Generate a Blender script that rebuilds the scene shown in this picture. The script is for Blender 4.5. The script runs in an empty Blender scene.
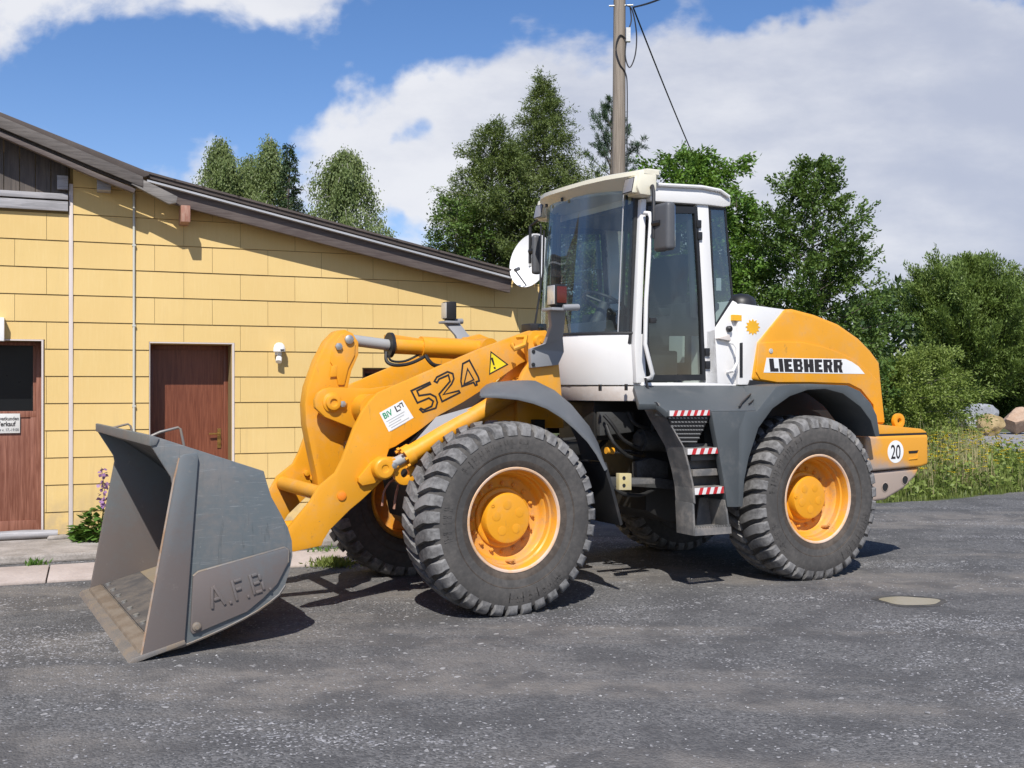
import bpy, bmesh, math, random
import numpy as np
from mathutils import Vector, Matrix
R = math.radians
SC = bpy.context.scene
COL = SC.collection

# ---------------------------------------------------------------- camera, sky, sun, exposure
cam = bpy.data.cameras.new('camera'); camo = bpy.data.objects.new('camera', cam); COL.objects.link(camo)
cam.sensor_fit = 'HORIZONTAL'; cam.sensor_width = 36.0; cam.lens = 36.0 * 1064.0 / 1024.0
cam.clip_start = 0.05; cam.clip_end = 5000
camo.location = (0, 0, 1.7377); camo.rotation_euler = (math.pi / 2 + 0.001617, 0, 0)
SC.camera = camo

SUN_EL, SUN_X, SUN_Y = 48.0, -0.07, -1.0
ce = math.cos(R(SUN_EL)); sn = math.hypot(SUN_X, SUN_Y)
SUN_DIR = Vector((SUN_X / sn * ce, SUN_Y / sn * ce, math.sin(R(SUN_EL))))
sl = bpy.data.lights.new('sun', 'SUN'); sl.energy = 5.0; sl.angle = R(0.5); sl.color = (1.0, 0.96, 0.9)
so = bpy.data.objects.new('sun', sl); COL.objects.link(so); so.rotation_euler = SUN_DIR.to_track_quat('Z', 'Y').to_euler()
so.location = (0, 0, 30)
SC.view_settings.view_transform = 'Standard'; SC.view_settings.look = 'None'
SC.view_settings.exposure = 0.12; SC.view_settings.gamma = 1.0; SC.view_settings.use_curve_mapping = False
try:
    SC.cycles.max_bounces = 8; SC.cycles.transparent_max_bounces = 24; SC.cycles.caustics_reflective = False; SC.cycles.caustics_refractive = False
except Exception: pass

world = bpy.data.worlds.new('World'); SC.world = world; world.use_nodes = True
class NT:
    def __init__(s, nt): s.nt = nt
    def n(s, t, **k):
        o = s.nt.nodes.new(t)
        for a, b in k.items(): setattr(o, a, b)
        return o
    def l(s, a, b): s.nt.links.new(a, b)
    def _in(s, sock, v):
        if v is None: return
        if isinstance(v, bpy.types.NodeSocket): s.l(v, sock)
        else: sock.default_value = v
    def m(s, op, a, b=None, c=None, clamp=False):
        o = s.n('ShaderNodeMath', operation=op, use_clamp=clamp)
        s._in(o.inputs[0], a); s._in(o.inputs[1], b); s._in(o.inputs[2], c); return o.outputs[0]
    def ss(s, v, lo, hi, a=0.0, b=1.0):
        o = s.n('ShaderNodeMapRange', interpolation_type='SMOOTHSTEP')
        s._in(o.inputs['Value'], v); o.inputs['From Min'].default_value = lo; o.inputs['From Max'].default_value = hi
        o.inputs['To Min'].default_value = a; o.inputs['To Max'].default_value = b; return o.outputs[0]
    def noise(s, vec, scale, detail=4, rough=.55, dist=0.0):
        o = s.n('ShaderNodeTexNoise'); o.inputs['Scale'].default_value = scale; o.inputs['Detail'].default_value = detail
        o.inputs['Roughness'].default_value = rough; o.inputs['Distortion'].default_value = dist
        if vec is not None: s.l(vec, o.inputs['Vector'])
        return o.outputs[0]
    def mixc(s, fac, a, b):
        o = s.n('ShaderNodeMix', data_type='RGBA'); s._in(o.inputs[0], fac)
        for k, v in ((6, a), (7, b)):
            if isinstance(v, bpy.types.NodeSocket): s.l(v, o.inputs[k])
            else: o.inputs[k].default_value = (*v[:3], 1)
        return o.outputs[2]
    def mapping(s, vec, scale=(1, 1, 1), loc=(0, 0, 0), rot=(0, 0, 0)):
        o = s.n('ShaderNodeMapping'); s.l(vec, o.inputs[0]); o.inputs['Scale'].default_value = scale
        o.inputs['Location'].default_value = loc; o.inputs['Rotation'].default_value = rot; return o.outputs[0]

def build_world():
    nt = world.node_tree; nt.nodes.clear(); g = NT(nt)
    sky = g.n('ShaderNodeTexSky', sky_type='NISHITA'); sky.sun_disc = False
    sky.sun_elevation = R(SUN_EL); sky.sun_rotation = math.atan2(SUN_X, SUN_Y); sky.altitude = 400; sky.air_density = 1.0; sky.dust_density = 0.3; sky.ozone_density = 2.5
    tc = g.n('ShaderNodeTexCoord'); sep = g.n('ShaderNodeSeparateXYZ'); g.l(tc.outputs['Generated'], sep.inputs[0])
    ay = g.m('MAXIMUM', g.m('ABSOLUTE', sep.outputs[1]), 0.12)
    s = g.m('DIVIDE', sep.outputs[0], ay); t = g.m('DIVIDE', sep.outputs[2], ay)
    cv = g.n('ShaderNodeCombineXYZ'); g.l(s, cv.inputs[0]); g.l(t, cv.inputs[1])
    vec = g.mapping(cv.outputs[0], scale=(1, 1.35, 1))
    n1 = g.noise(vec, 5.2, 8, .56, .25); n2 = g.noise(vec, 2.1, 3, .5); n3 = g.noise(vec, 15, 5, .6); n4 = g.noise(g.mapping(vec, (1, 1.6, 1), (3.1, 1.7, 0)), 6.5, 6, .58)
    nw = g.noise(g.mapping(cv.outputs[0], loc=(5.2, 1.1, 0)), 4.0, 5, .6); nw2 = g.noise(g.mapping(cv.outputs[0], loc=(1.7, 7.3, 0)), 4.0, 5, .6)
    s_w = g.m('ADD', s, g.m('MULTIPLY', g.m('SUBTRACT', nw, .5), .22)); t_w = g.m('ADD', t, g.m('MULTIPLY', g.m('SUBTRACT', nw2, .5), .15))
    def blob(px, py, rx, ry, amp):
        cx, cy = (px - 512) / 1064, (386 - py) / 1064; rx /= 1064; ry /= 1064
        dx = g.m('DIVIDE', g.m('SUBTRACT', s_w, cx), rx); dy = g.m('DIVIDE', g.m('SUBTRACT', t_w, cy), ry)
        d = g.m('ADD', g.m('MULTIPLY', dx, dx), g.m('MULTIPLY', dy, dy))
        return g.m('MULTIPLY', g.m('EXPONENT', g.m('MULTIPLY', d, -1.0)), amp)
    acc = None
    for b in ((900, 170, 330, 150, .50), (600, 125, 190, 80, .55), (400, 190, 190, 75, .46), (1000, 300, 300, 120, .3), (60, 14, 190, 52, .42), (280, 12, 95, 32, .34), (965, 30, 120, 55, .45),
              (200, 165, 40, 26, .26), (345, 150, 60, 30, .16), (240, 60, 200, 60, -.2), (795, 28, 70, 26, -.45), (620, 14, 100, 20, -.25), (440, 45, 90, 40, -.2),
              (422, 148, 30, 16, -.36), (395, 228, 30, 20, -.36), (560, 185, 40, 16, -.2), (830, 190, 60, 14, -.2), (80, 120, 110, 50, -.22), (560, 0, 30, 12, .2), (700, 10, 40, 22, .25)):
        v = blob(*b); acc = v if acc is None else g.m('ADD', acc, v)
    dens = g.m('ADD', g.m('ADD', g.m('MULTIPLY', g.m('SUBTRACT', n1, .5), 1.5), g.m('MULTIPLY', g.m('SUBTRACT', n3, .5), .34)), acc)
    cov = g.ss(dens, .08, .36, 0, .95)
    shade = g.ss(g.m('ADD', g.m('ADD', g.m('MULTIPLY', n2, .55), g.m('MULTIPLY', n4, .55)), g.m('MULTIPLY', s, .35)), .40, .80)
    ccol = g.mixc(shade, (.92, .93, .975), (.54, .585, .72))
    b1 = g.n('ShaderNodeBackground'); b1.inputs[1].default_value = 0.110; g.l(g.mixc(1.0, sky.outputs[0], sky.outputs[0]), b1.inputs[0])
    hsv = g.n('ShaderNodeHueSaturation'); hsv.inputs['Saturation'].default_value = 1.22; g.l(sky.outputs[0], hsv.inputs['Color']); tint = g.n('ShaderNodeMix', data_type='RGBA', blend_type='MULTIPLY'); tint.inputs[0].default_value = 1.0; tint.inputs[7].default_value = (1.20, 1.05, 1.13, 1); g.l(hsv.outputs[0], tint.inputs[6]); g.l(tint.outputs[2], b1.inputs[0])
    b2 = g.n('ShaderNodeBackground'); b2.inputs[1].default_value = 0.86; g.l(ccol, b2.inputs[0])
    mx = g.n('ShaderNodeMixShader'); g.l(cov, mx.inputs[0]); g.l(b1.outputs[0], mx.inputs[1]); g.l(b2.outputs[0], mx.inputs[2])
    out = g.n('ShaderNodeOutputWorld'); g.l(mx.outputs[0], out.inputs[0])
build_world()

# ---------------------------------------------------------------- materials
def new_mat(name):
    m = bpy.data.materials.new(name); m.use_nodes = True; m.node_tree.nodes.clear()
    g = NT(m.node_tree); bs = g.n('ShaderNodeBsdfPrincipled'); out = g.n('ShaderNodeOutputMaterial'); g.l(bs.outputs[0], out.inputs[0])
    tc = g.n('ShaderNodeTexCoord'); return m, g, bs, tc.outputs['Object'], out
def bump(g, bs, h, strength=.3, dist=.01):
    b = g.n('ShaderNodeBump'); b.inputs['Strength'].default_value = strength; b.inputs['Distance'].default_value = dist
    g.l(h, b.inputs['Height']); g.l(b.outputs[0], bs.inputs['Normal'])
def paint(name, col, dirt=(.32, .27, .2), amount=.35, rough=.4, scale=3.0, metallic=0.0, bumpy=.04, spec=.5, lo=.5, hi=.78, fine=.5, spots=0):
    m, g, bs, oc, _ = new_mat(name)
    n = g.m('ADD', g.m('MULTIPLY', g.noise(oc, scale, 6, .6), 1 - fine * .5), g.m('MULTIPLY', g.noise(oc, scale * 9, 4, .65), fine * .5))
    f = g.ss(n, lo, hi, 0, amount)
    var = g.noise(oc, scale * .5, 3, .5)
    c0 = g.mixc(g.ss(var, .3, .7), tuple(c * .93 for c in col), tuple(min(1, c * 1.05) for c in col))
    g.l(g.mixc(f, c0, dirt), bs.inputs['Base Color'])
    g.l(g.m('ADD', g.m('MULTIPLY', f, .5), g.m('ADD', g.m('MULTIPLY', g.noise(oc, scale * 4, 3), .12), rough - .06)), bs.inputs['Roughness'])
    bs.inputs['Metallic'].default_value = metallic; bs.inputs['Specular IOR Level'].default_value = spec
    if spots:
        cur = bs.inputs['Base Color'].links[0].from_socket; w1 = g.noise(g.mapping(oc, (2.2, 2.2, .8), rot=(.3, .2, .5)), 9, 6, .72, .4); w2 = g.noise(oc, 38, 3, .6)
        cur = g.mixc(g.ss(w1, .60, .70, 0, spots), cur, (.23, .145, .06)); cur = g.mixc(g.ss(w2, .69, .74, 0, spots * 1.2), cur, (.20, .14, .08)); g.l(cur, bs.inputs['Base Color'])
    if bumpy: bump(g, bs, g.noise(oc, scale * 22, 4, .6), bumpy, .004)
    return m
M = {}
M['yellow'] = paint('machine_yellow', (.76, .335, .018), (.44, .32, .20), .42, .36, 2.6, lo=.46, hi=.74, spots=.38)
M['yellow_dirty'] = paint('machine_yellow_dusty', (.72, .32, .025), (.40, .33, .25), .75, .5, 3.5, lo=.42, hi=.68)
M['rim'] = paint('rim_yellow', (.72, .32, .024), (.34, .22, .14), .65, .45, 4.2, lo=.44, hi=.68, spots=.6)
M['rim_lip'] = paint('rim_lip_dusty', (.68, .36, .12), (.62, .50, .43), .85, .6, 4, lo=.3, hi=.6)
M['cream'] = paint('cab_cream', (.74, .70, .56), (.45, .40, .3), .25, .4, 3)
M['white'] = paint('cab_white', (.80, .79, .77), (.50, .43, .37), .22, .35, 2.0)
M['skirt'] = paint('cab_white_dusty', (.74, .70, .66), (.52, .43, .36), .7, .45, 2.2, lo=.35, hi=.65)
M['dkgrey'] = paint('slate_grey_plastic', (.076, .086, .091), (.20, .19, .18), .5, .5, 3.2)
M['fender'] = paint('fender_grey', (.125, .132, .138), (.22, .21, .20), .5, .55, 3.5)
M['bracket'] = paint('bracket_grey', (.27, .275, .285), (.25, .24, .23), .4, .5, 4)
M['step'] = paint('worn_step_steel', (.14, .14, .138), (.31, .28, .25), .8, .55, 6, metallic=.2, lo=.4, hi=.65)
M['steelplate'] = None
def steel_m():
    m, g, bs, oc, _ = new_mat('bucket_grey')
    n = g.m('ADD', g.m('MULTIPLY', g.noise(oc, 2.2, 6, .62), .65), g.m('MULTIPLY', g.noise(oc, 22, 5, .65), .35))
    c = g.mixc(g.ss(n, .42, .66, 0, .65), (.140, .163, .172), (.225, .205, .190))
    sc1 = g.noise(g.mapping(oc, (1.2, 9, 14), rot=(0, R(22), 0)), 3.2, 6, .68, 1.2); sc2 = g.noise(g.mapping(oc, (9, 9, 1.0), rot=(0, R(-14), 0)), 2.6, 5, .65, .8)
    c = g.mixc(g.ss(sc1, .575, .66, 0, .5), c, (.33, .335, .335)); c = g.mixc(g.ss(sc2, .57, .70, 0, .6), c, (.085, .098, .10)); c = g.mixc(g.ss(g.noise(oc, 1.4, 5, .65, .6), .54, .66, 0, .6), c, (.20, .165, .148))
    c = g.mixc(g.ss(g.noise(oc, 46, 3, .6), .66, .72, 0, .5), c, (.30, .29, .28))
    g.l(c, bs.inputs['Base Color']); bs.inputs['Metallic'].default_value = .15; g.l(g.m('ADD', g.m('MULTIPLY', n, .35), .28), bs.inputs['Roughness']); bump(g, bs, g.noise(oc, 9, 4, .6), .10, .01); return m
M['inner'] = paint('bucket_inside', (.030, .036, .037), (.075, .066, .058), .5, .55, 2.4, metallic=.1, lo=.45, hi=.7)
M['wear'] = paint('worn_edge_steel', (.25, .235, .22), (.30, .225, .15), .7, .45, 6, metallic=.5, lo=.4, hi=.62)
M['floorplate'] = paint('bucket_floor', (.085, .080, .078), (.17, .14, .11), .7, .5, 3.5, lo=.42, hi=.66)
M['rustedge'] = paint('rust_edge', (.32, .20, .12), (.36, .33, .30), .6, .6, 8, lo=.4, hi=.6)
M['mudband'] = paint('mud_band', (.17, .128, .09), (.24, .20, .155), .6, .75, 5, lo=.42, hi=.62)
M['dirtfloor'] = paint('dirty_floor', (.25, .195, .125), (.19, .16, .13), .7, .75, 5, lo=.4, hi=.65)
M['black'] = paint('black_plastic', (.018, .018, .019), (.08, .075, .07), .3, .45, 5)
M['chassis'] = paint('greasy_chassis', (.014, .0135, .013), (.035, .03, .026), .5, .6, 4)
M['understeel'] = paint('grimy_grey_steel', (.060, .062, .062), (.03, .027, .024), .8, .55, 5, lo=.4, hi=.62)
M['chrome'] = paint('chrome_rod', (.62, .63, .65), (.35, .32, .3), .3, .2, 5, metallic=1.0)
M['steel'] = paint('zinc_bolt', (.5, .5, .48), (.3, .27, .22), .5, .4, 9, metallic=.8)
M['greyrod'] = paint('grey_bar', (.36, .36, .35), (.28, .26, .22), .4, .5, 6)
M['sticker'] = paint('sticker_white', (.80, .81, .80), (.6, .58, .5), .12, .45, 8)
M['green'] = paint('sticker_green', (.03, .30, .14), (.2, .3, .2), .1, .5, 8)
M['greytext'] = paint('sticker_grey_print', (.42, .44, .44), (.5, .5, .5), .1, .5, 8)
M['ink'] = paint('black_ink', (.022, .018, .018), (.09, .07, .06), .25, .5, 8)
M['paleyellow'] = paint('pale_yellow_plate', (.60, .50, .22), (.5, .45, .36), .6, .5, 9, lo=.35, hi=.65)
M['signyellow'] = paint('sign_yellow', (.82, .66, .02), (.6, .5, .2), .1, .45, 8)
M['decal'] = paint('decal_orange', (.80, .42, .02), (.6, .5, .2), .1, .45, 8)
M['red'] = paint('marking_red', (.50, .025, .03), (.3, .2, .18), .4, .45, 10)
M['hazwhite'] = paint('marking_white', (.72, .70, .68), (.35, .3, .28), .4, .45, 10)
M['amber'] = paint('amber_lens', (.85, .24, .02), (.5, .3, .1), .2, .25, 10)
M['redlens'] = paint('red_lens', (.105, .020, .012), (.2, .1, .08), .3, .25, 10)
M['lampglass'] = paint('lamp_glass', (.34, .32, .31), (.2, .19, .18), .5, .12, 20, metallic=.25)
M['lens'] = paint('clear_lens', (.62, .60, .56), (.4, .38, .35), .4, .12, 14, metallic=.35)
M['seatcloth'] = paint('seat_cloth', (.03, .032, .035), (.06, .06, .06), .3, .8, 10)
M['dash'] = paint('dash_grey', (.035, .037, .04), (.12, .12, .12), .3, .6, 6)
M['mirrorback'] = paint('mirror_shell', (.085, .088, .095), (.2, .2, .2), .2, .5, 4)
M['hose'] = paint('rubber_hose', (.02, .02, .02), (.08, .07, .06), .4, .55, 6)

def cw_m():
    m, g, bs, oc, _ = new_mat('counterweight_dusty'); sp = g.n('ShaderNodeSeparateXYZ'); g.l(oc, sp.inputs[0])
    n = g.noise(oc, 3.5, 5, .6)
    f = g.m('ADD', g.ss(sp.outputs[2], .72, 1.12, 1, 0), g.m('ADD', g.ss(sp.outputs[0], -4.55, -3.85, 0, .62), g.m('MULTIPLY', g.m('SUBTRACT', n, .5), 1.1)))
    g.l(g.mixc(g.ss(f, .25, .8, .04, .88), (.74, .33, .02), (.33, .30, .285)), bs.inputs['Base Color']); bs.inputs['Roughness'].default_value = .5; return m
M['cw'] = cw_m()
M['steelplate'] = steel_m()
def rusty_m():
    m, g, bs, oc, _ = new_mat('bucket_rusty'); sp = g.n('ShaderNodeSeparateXYZ'); g.l(oc, sp.inputs[0])
    n = g.m('ADD', g.m('MULTIPLY', g.noise(oc, 3, 6, .6), .7), g.m('MULTIPLY', g.noise(oc, 28, 4, .65), .3))
    f = g.m('ADD', g.ss(sp.outputs[2], .25, 1.15, .55, 0), g.m('MULTIPLY', g.m('SUBTRACT', n, .38), 1.6))
    c = g.mixc(g.ss(f, .1, .8), (.150, .168, .176), (.165, .140, .130)); c = g.mixc(g.ss(g.noise(oc, 9, 5, .7), .62, .74, 0, .6), c, (.26, .235, .215))
    g.l(c, bs.inputs['Base Color']); bs.inputs['Metallic'].default_value = .15; g.l(g.m('ADD', g.m('MULTIPLY', n, .35), .3), bs.inputs['Roughness']); bump(g, bs, g.noise(oc, 50, 4, .6), .12, .004); return m
M['rusty'] = rusty_m()
def rubber(name, col, dust, lo, hi, amount):
    m, g, bs, oc, _ = new_mat(name)
    n = g.m('ADD', g.m('MULTIPLY', g.noise(oc, 3.2, 5, .65), .6), g.m('MULTIPLY', g.noise(oc, 26, 5, .7), .4))
    g.l(g.mixc(g.ss(n, lo, hi, 0, amount), col, dust), bs.inputs['Base Color']); bs.inputs['Roughness'].default_value = .82
    bs.inputs['Specular IOR Level'].default_value = .3
    bump(g, bs, g.noise(oc, 60, 4, .65), .25, .006); return m
M['sidewall'] = rubber('tyre_sidewall', (.066, .063, .060), (.125, .115, .106), .38, .70, .8)
M['sidebrown'] = rubber('tyre_bead_dirt', (.058, .047, .039), (.115, .092, .074), .40, .66, .9)
M['tread'] = rubber('tyre_tread', (.092, .089, .087), (.235, .23, .225), .36, .62, 1)
def cab_glass(nm='cab_glass', tint=(.50, .58, .56, 1), d0=.004, d1=.04):
    m = bpy.data.materials.new(nm); m.use_nodes = True; m.node_tree.nodes.clear(); g = NT(m.node_tree)
    tr = g.n('ShaderNodeBsdfTransparent'); tr.inputs[0].default_value = tint
    gl = g.n('ShaderNodeBsdfGlossy'); gl.inputs['Roughness'].default_value = .03; gl.inputs['Color'].default_value = (.95, .97, 1, 1)
    df = g.n('ShaderNodeBsdfDiffuse'); df.inputs[0].default_value = (.30, .33, .34, 1)
    oc = g.n('ShaderNodeTexCoord').outputs['Object']
    dn = g.ss(g.noise(g.mapping(oc, (1, 1, .35)), 6, 5, .6), .40, .75, d0, d1)
    fr = g.n('ShaderNodeFresnel'); fr.inputs[0].default_value = 1.5
    a = g.n('ShaderNodeMixShader'); g.l(dn, a.inputs[0]); g.l(tr.outputs[0], a.inputs[1]); g.l(df.outputs[0], a.inputs[2])
    b = g.n('ShaderNodeMixShader'); g.l(g.m('ADD', g.m('MINIMUM', g.m('MULTIPLY', fr.outputs[0], .55), .14), .035), b.inputs[0]); g.l(a.outputs[0], b.inputs[1]); g.l(gl.outputs[0], b.inputs[2])
    o = g.n('ShaderNodeOutputMaterial'); g.l(b.outputs[0], o.inputs[0]); return m
M['glass'] = cab_glass()
M['screen'] = cab_glass('dusty_windscreen', (.70, .78, .76, 1), .03, .13)
def mirror_m():
    m, g, bs, oc, _ = new_mat('mirror_face'); bs.inputs['Metallic'].default_value = 1; bs.inputs['Roughness'].default_value = .04; bs.inputs['Base Color'].default_value = (.8, .82, .85, 1); return m
M['mirrorface'] = mirror_m()
def wood(name, a, b, scale=(14, 14, .8), rough=.6):
    m, g, bs, oc, _ = new_mat(name)
    n = g.noise(g.mapping(oc, scale), 3.0, 6, .6, .6); n2 = g.noise(oc, 1.2, 3)
    g.l(g.mixc(g.ss(g.m('ADD', g.m('MULTIPLY', n, .75), g.m('MULTIPLY', n2, .25)), .34, .66), a, b), bs.inputs['Base Color']); bs.inputs['Roughness'].default_value = rough
    bump(g, bs, n, .35, .006); return m
M['doorwood'] = wood('brown_door_wood', (.125, .036, .018), (.22, .075, .040), (22, 22, 1.0), .38)
M['doorwood2'] = wood('worn_door_wood', (.155, .052, .030), (.29, .125, .082), (20, 20, 1.0), .5)
M['barge'] = wood('weathered_barge_board', (.060, .050, .044), (.125, .108, .096), (1.2, 14, 14))
M['barge2'] = wood('pale_rafter_tail', (.12, .108, .098), (.24, .22, .20), (1.2, 14, 14))
M['gable'] = wood('dark_gable_planks', (.050, .040, .034), (.105, .085, .070), (14, 14, .9))
M['greyplank'] = wood('silvered_plank', (.24, .235, .24), (.42, .41, .42), (1.0, 14, 14))
M['fascia'] = wood('stained_fascia', (.075, .055, .050), (.125, .10, .088), (1.2, 14, 14))
M['beamend'] = wood('beam_end_grain', (.30, .13, .085), (.42, .26, .19), (10, 10, 3))
M['polewood'] = wood('pole_wood', (.165, .135, .105), (.30, .255, .205), (20, 20, .5), .8)
def wall_m():
    m, g, bs, oc, _ = new_mat('yellow_fibre_panel')
    n = g.noise(oc, .8, 4); n2 = g.noise(g.mapping(oc, (60, 60, 4)), 1.0, 4, .6)
    c = g.mixc(g.ss(n, .3, .7), (.635, .452, .172), (.69, .500, .205)); c = g.mixc(g.ss(n2, .45, .8, 0, .35), c, (.73, .565, .27))
    oi = g.n('ShaderNodeNewGeometry').outputs['Random Per Island']
    c = g.mixc(g.m('MULTIPLY', oi, .30), c, (.64, .43, .165)); st_ = g.noise(g.mapping(oc, (7, 7, .5)), 1.0, 5, .6); c = g.mixc(g.ss(st_, .56, .74, 0, .28), c, (.50, .35, .15)); c = g.mixc(g.ss(g.noise(oc, 130, 2, .5), .68, .74, 0, .35), c, (.42, .29, .12)); spz = g.n('ShaderNodeSeparateXYZ'); g.l(oc, spz.inputs[0]); c = g.mixc(g.m('MULTIPLY', g.ss(spz.outputs[2], .05, .75, .75, 0), g.ss(g.noise(oc, 5, 5, .65), .38, .62)), c, (.40, .31, .19)); g.l(c, bs.inputs['Base Color']); bs.inputs['Roughness'].default_value = .8
    bump(g, bs, n2, .12, .004); return m
M['wall'] = wall_m()
M['joint'] = paint('panel_joint_dark', (.25, .175, .07), (.1, .08, .05), .4, .9, 5)
M['trim'] = paint('white_trim', (.62, .55, .51), (.4, .34, .3), .4, .5, 4)
M['pipe'] = paint('pale_pipe', (.52, .52, .46), (.35, .33, .28), .4, .5, 5)
M['roof'] = paint('roof_sheet', (.085, .068, .060), (.17, .15, .13), .6, .85, 5)
M['dripedge'] = paint('drip_edge_metal', (.50, .50, .50), (.3, .28, .27), .4, .4, 5, metallic=.4)
M['lampwhite'] = paint('lamp_white', (.80, .80, .78), (.5, .5, .45), .15, .35, 6)
M['brass'] = paint('brass_handle', (.55, .36, .12), (.3, .22, .1), .3, .3, 9, metallic=.9)
M['darkglass'] = paint('dark_window_glass', (.008, .009, .010), (.02, .02, .02), .2, .3, 3, spec=.25)
M['signplate'] = paint('sign_plate', (.62, .62, .60), (.4, .38, .36), .3, .5, 6)
M['dishwhite'] = paint('dish_white', (.80, .80, .79), (.55, .52, .46), .2, .4, 4)
M['wire'] = paint('cable_black', (.02, .02, .022), (.05, .05, .05), .2, .6, 4)
def concrete(name, a, b, sc=6):
    m, g, bs, oc, _ = new_mat(name)
    n = g.m('ADD', g.m('MULTIPLY', g.noise(oc, sc, 6, .65), .6), g.m('MULTIPLY', g.noise(oc, sc * 12, 4, .7), .4))
    g.l(g.mixc(g.ss(n, .36, .66), a, b), bs.inputs['Base Color']); bs.inputs['Roughness'].default_value = .9; bump(g, bs, n, .5, .012); return m
M['slab'] = concrete('pinkish_slab', (.40, .335, .30), (.52, .45, .41), 2.5)
M['kerb'] = concrete('step_concrete', (.24, .215, .19), (.44, .40, .365), 4)
M['boulder_grey'] = concrete('grey_rock', (.20, .21, .23), (.40, .41, .43), 1.4)
M['boulder_tan'] = concrete('tan_rock', (.36, .24, .16), (.50, .37, .27), 1.4)
M['boulder_ochre'] = concrete('ochre_rock', (.24, .17, .07), (.42, .32, .17), 3.0)
M['stone'] = concrete('loose_stone', (.13, .13, .135), (.42, .41, .40), 2.0)
def yard_m():
    m, g, bs, oc, _ = new_mat('dark_gravel_yard')
    vo = g.n('ShaderNodeTexVoronoi'); vo.inputs['Scale'].default_value = 75; g.l(oc, vo.inputs['Vector'])
    v2 = g.n('ShaderNodeTexVoronoi'); v2.inputs['Scale'].default_value = 32; g.l(oc, v2.inputs['Vector'])
    sp = g.n('ShaderNodeSeparateColor'); g.l(vo.outputs['Color'], sp.inputs[0]); sp2 = g.n('ShaderNodeSeparateColor'); g.l(v2.outputs['Color'], sp2.inputs[0])
    big = g.noise(g.mapping(oc, (.4, 1.0, 1), rot=(0, 0, R(-12))), 1.1, 5, .6, .5)
    lane = g.noise(g.mapping(oc, (.13, .75, 1), rot=(0, 0, R(-9))), 1.25, 5, .6, .5)
    mid = g.noise(oc, 5.5, 5, .65)
    base = g.mixc(g.ss(sp.outputs[0], .05, .95), (.088, .087, .087), (.172, .168, .165))
    dust = g.m('MULTIPLY', g.ss(lane, .44, .62), g.ss(mid, .28, .62, .4, 1))
    base = g.mixc(g.m('MULTIPLY', dust, .88), base, (.205, .186, .166))
    base = g.mixc(g.m('MULTIPLY', g.ss(g.noise(oc, 1.7, 4, .6), .44, .62), .62), base, (.078, .077, .078))
    grav = g.m('MULTIPLY', g.ss(big, .50, .68), g.ss(mid, .35, .6, .25, 1))
    light = g.m('GREATER_THAN', sp.outputs[1], g.m('SUBTRACT', .988, g.m('MULTIPLY', grav, .27)))
    c = g.mixc(g.m('MULTIPLY', light, .8), base, g.mixc(sp.outputs[2], (.22, .22, .23), (.50, .49, .49)))
    l2 = g.m('GREATER_THAN', sp2.outputs[1], g.m('SUBTRACT', .997, g.m('MULTIPLY', grav, .015)))
    c = g.mixc(g.m('MULTIPLY', l2, .7), c, (.42, .41, .40))
    g.l(c, bs.inputs['Base Color']); bs.inputs['Roughness'].default_value = .92; bs.inputs['Specular IOR Level'].default_value = .25
    h = g.m('ADD', g.m('MULTIPLY', vo.outputs['Distance'], -.6), g.m('ADD', g.m('MULTIPLY', mid, 1.6), g.m('MULTIPLY', g.noise(oc, 30, 4, .7), .6)))
    bump(g, bs, h, .55, .02); return m
M['yard'] = yard_m()
def soil_m(name, a, b):
    m, g, bs, oc, _ = new_mat(name); n = g.noise(oc, 3, 6, .65)
    g.l(g.mixc(g.ss(n, .35, .65), a, b), bs.inputs['Base Color']); bs.inputs['Roughness'].default_value = .95; bump(g, bs, g.noise(oc, 20, 5, .7), .6, .03); return m
M['verge'] = soil_m('verge_soil', (.06, .075, .025), (.12, .11, .055))
M['field'] = soil_m('far_field', (.05, .075, .02), (.10, .11, .04))
M['road2'] = soil_m('pale_gravel_road', (.20, .195, .20), (.34, .325, .32))
def water_m():
    m, g, bs, oc, _ = new_mat('muddy_water'); bs.inputs['Base Color'].default_value = (.34, .285, .19, 1); bs.inputs['Roughness'].default_value = .16; bs.inputs['Specular IOR Level'].default_value = .5; return m
M['water'] = water_m()
M['damp'] = soil_m('damp_gravel', (.045, .043, .040), (.085, .08, .074))
def leaf_m(name, a, b, trans=.32, rough=.5):
    m = bpy.data.materials.new(name); m.use_nodes = True; m.node_tree.nodes.clear(); g = NT(m.node_tree)
    oi = g.n('ShaderNodeNewGeometry').outputs['Random Per Island']
    oc = g.n('ShaderNodeTexCoord').outputs['Object']
    f = g.m('ADD', g.m('MULTIPLY', oi, .6), g.m('MULTIPLY', g.ss(g.noise(oc, .9, 3), .3, .7), .4))
    c = g.mixc(f, a, b)
    bs = g.n('ShaderNodeBsdfPrincipled'); g.l(c, bs.inputs['Base Color']); bs.inputs['Roughness'].default_value = rough; bs.inputs['Specular IOR Level'].default_value = .35
    tl = g.n('ShaderNodeBsdfTranslucent'); g.l(g.mixc(.5, c, (.16, .22, .02)), tl.inputs[0])
    mx = g.n('ShaderNodeMixShader'); mx.inputs[0].default_value = trans; g.l(bs.outputs[0], mx.inputs[1]); g.l(tl.outputs[0], mx.inputs[2])
    o = g.n('ShaderNodeOutputMaterial'); g.l(mx.outputs[0], o.inputs[0]); return m
M['l_birch'] = leaf_m('birch_leaf', (.118, .174, .051), (.237, .288, .109), .34)
M['l_spruce'] = leaf_m('spruce_needle', (.023, .046, .017), (.052, .087, .032), .12)
M['l_larch'] = leaf_m('larch_needle', (.092, .138, .038), (.198, .243, .077), .3)
M['l_pine'] = leaf_m('pine_needle', (.045, .092, .049), (.111, .170, .090), .15)
M['l_beech'] = leaf_m('beech_leaf', (.054, .118, .023), (.154, .230, .054), .28)
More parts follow.
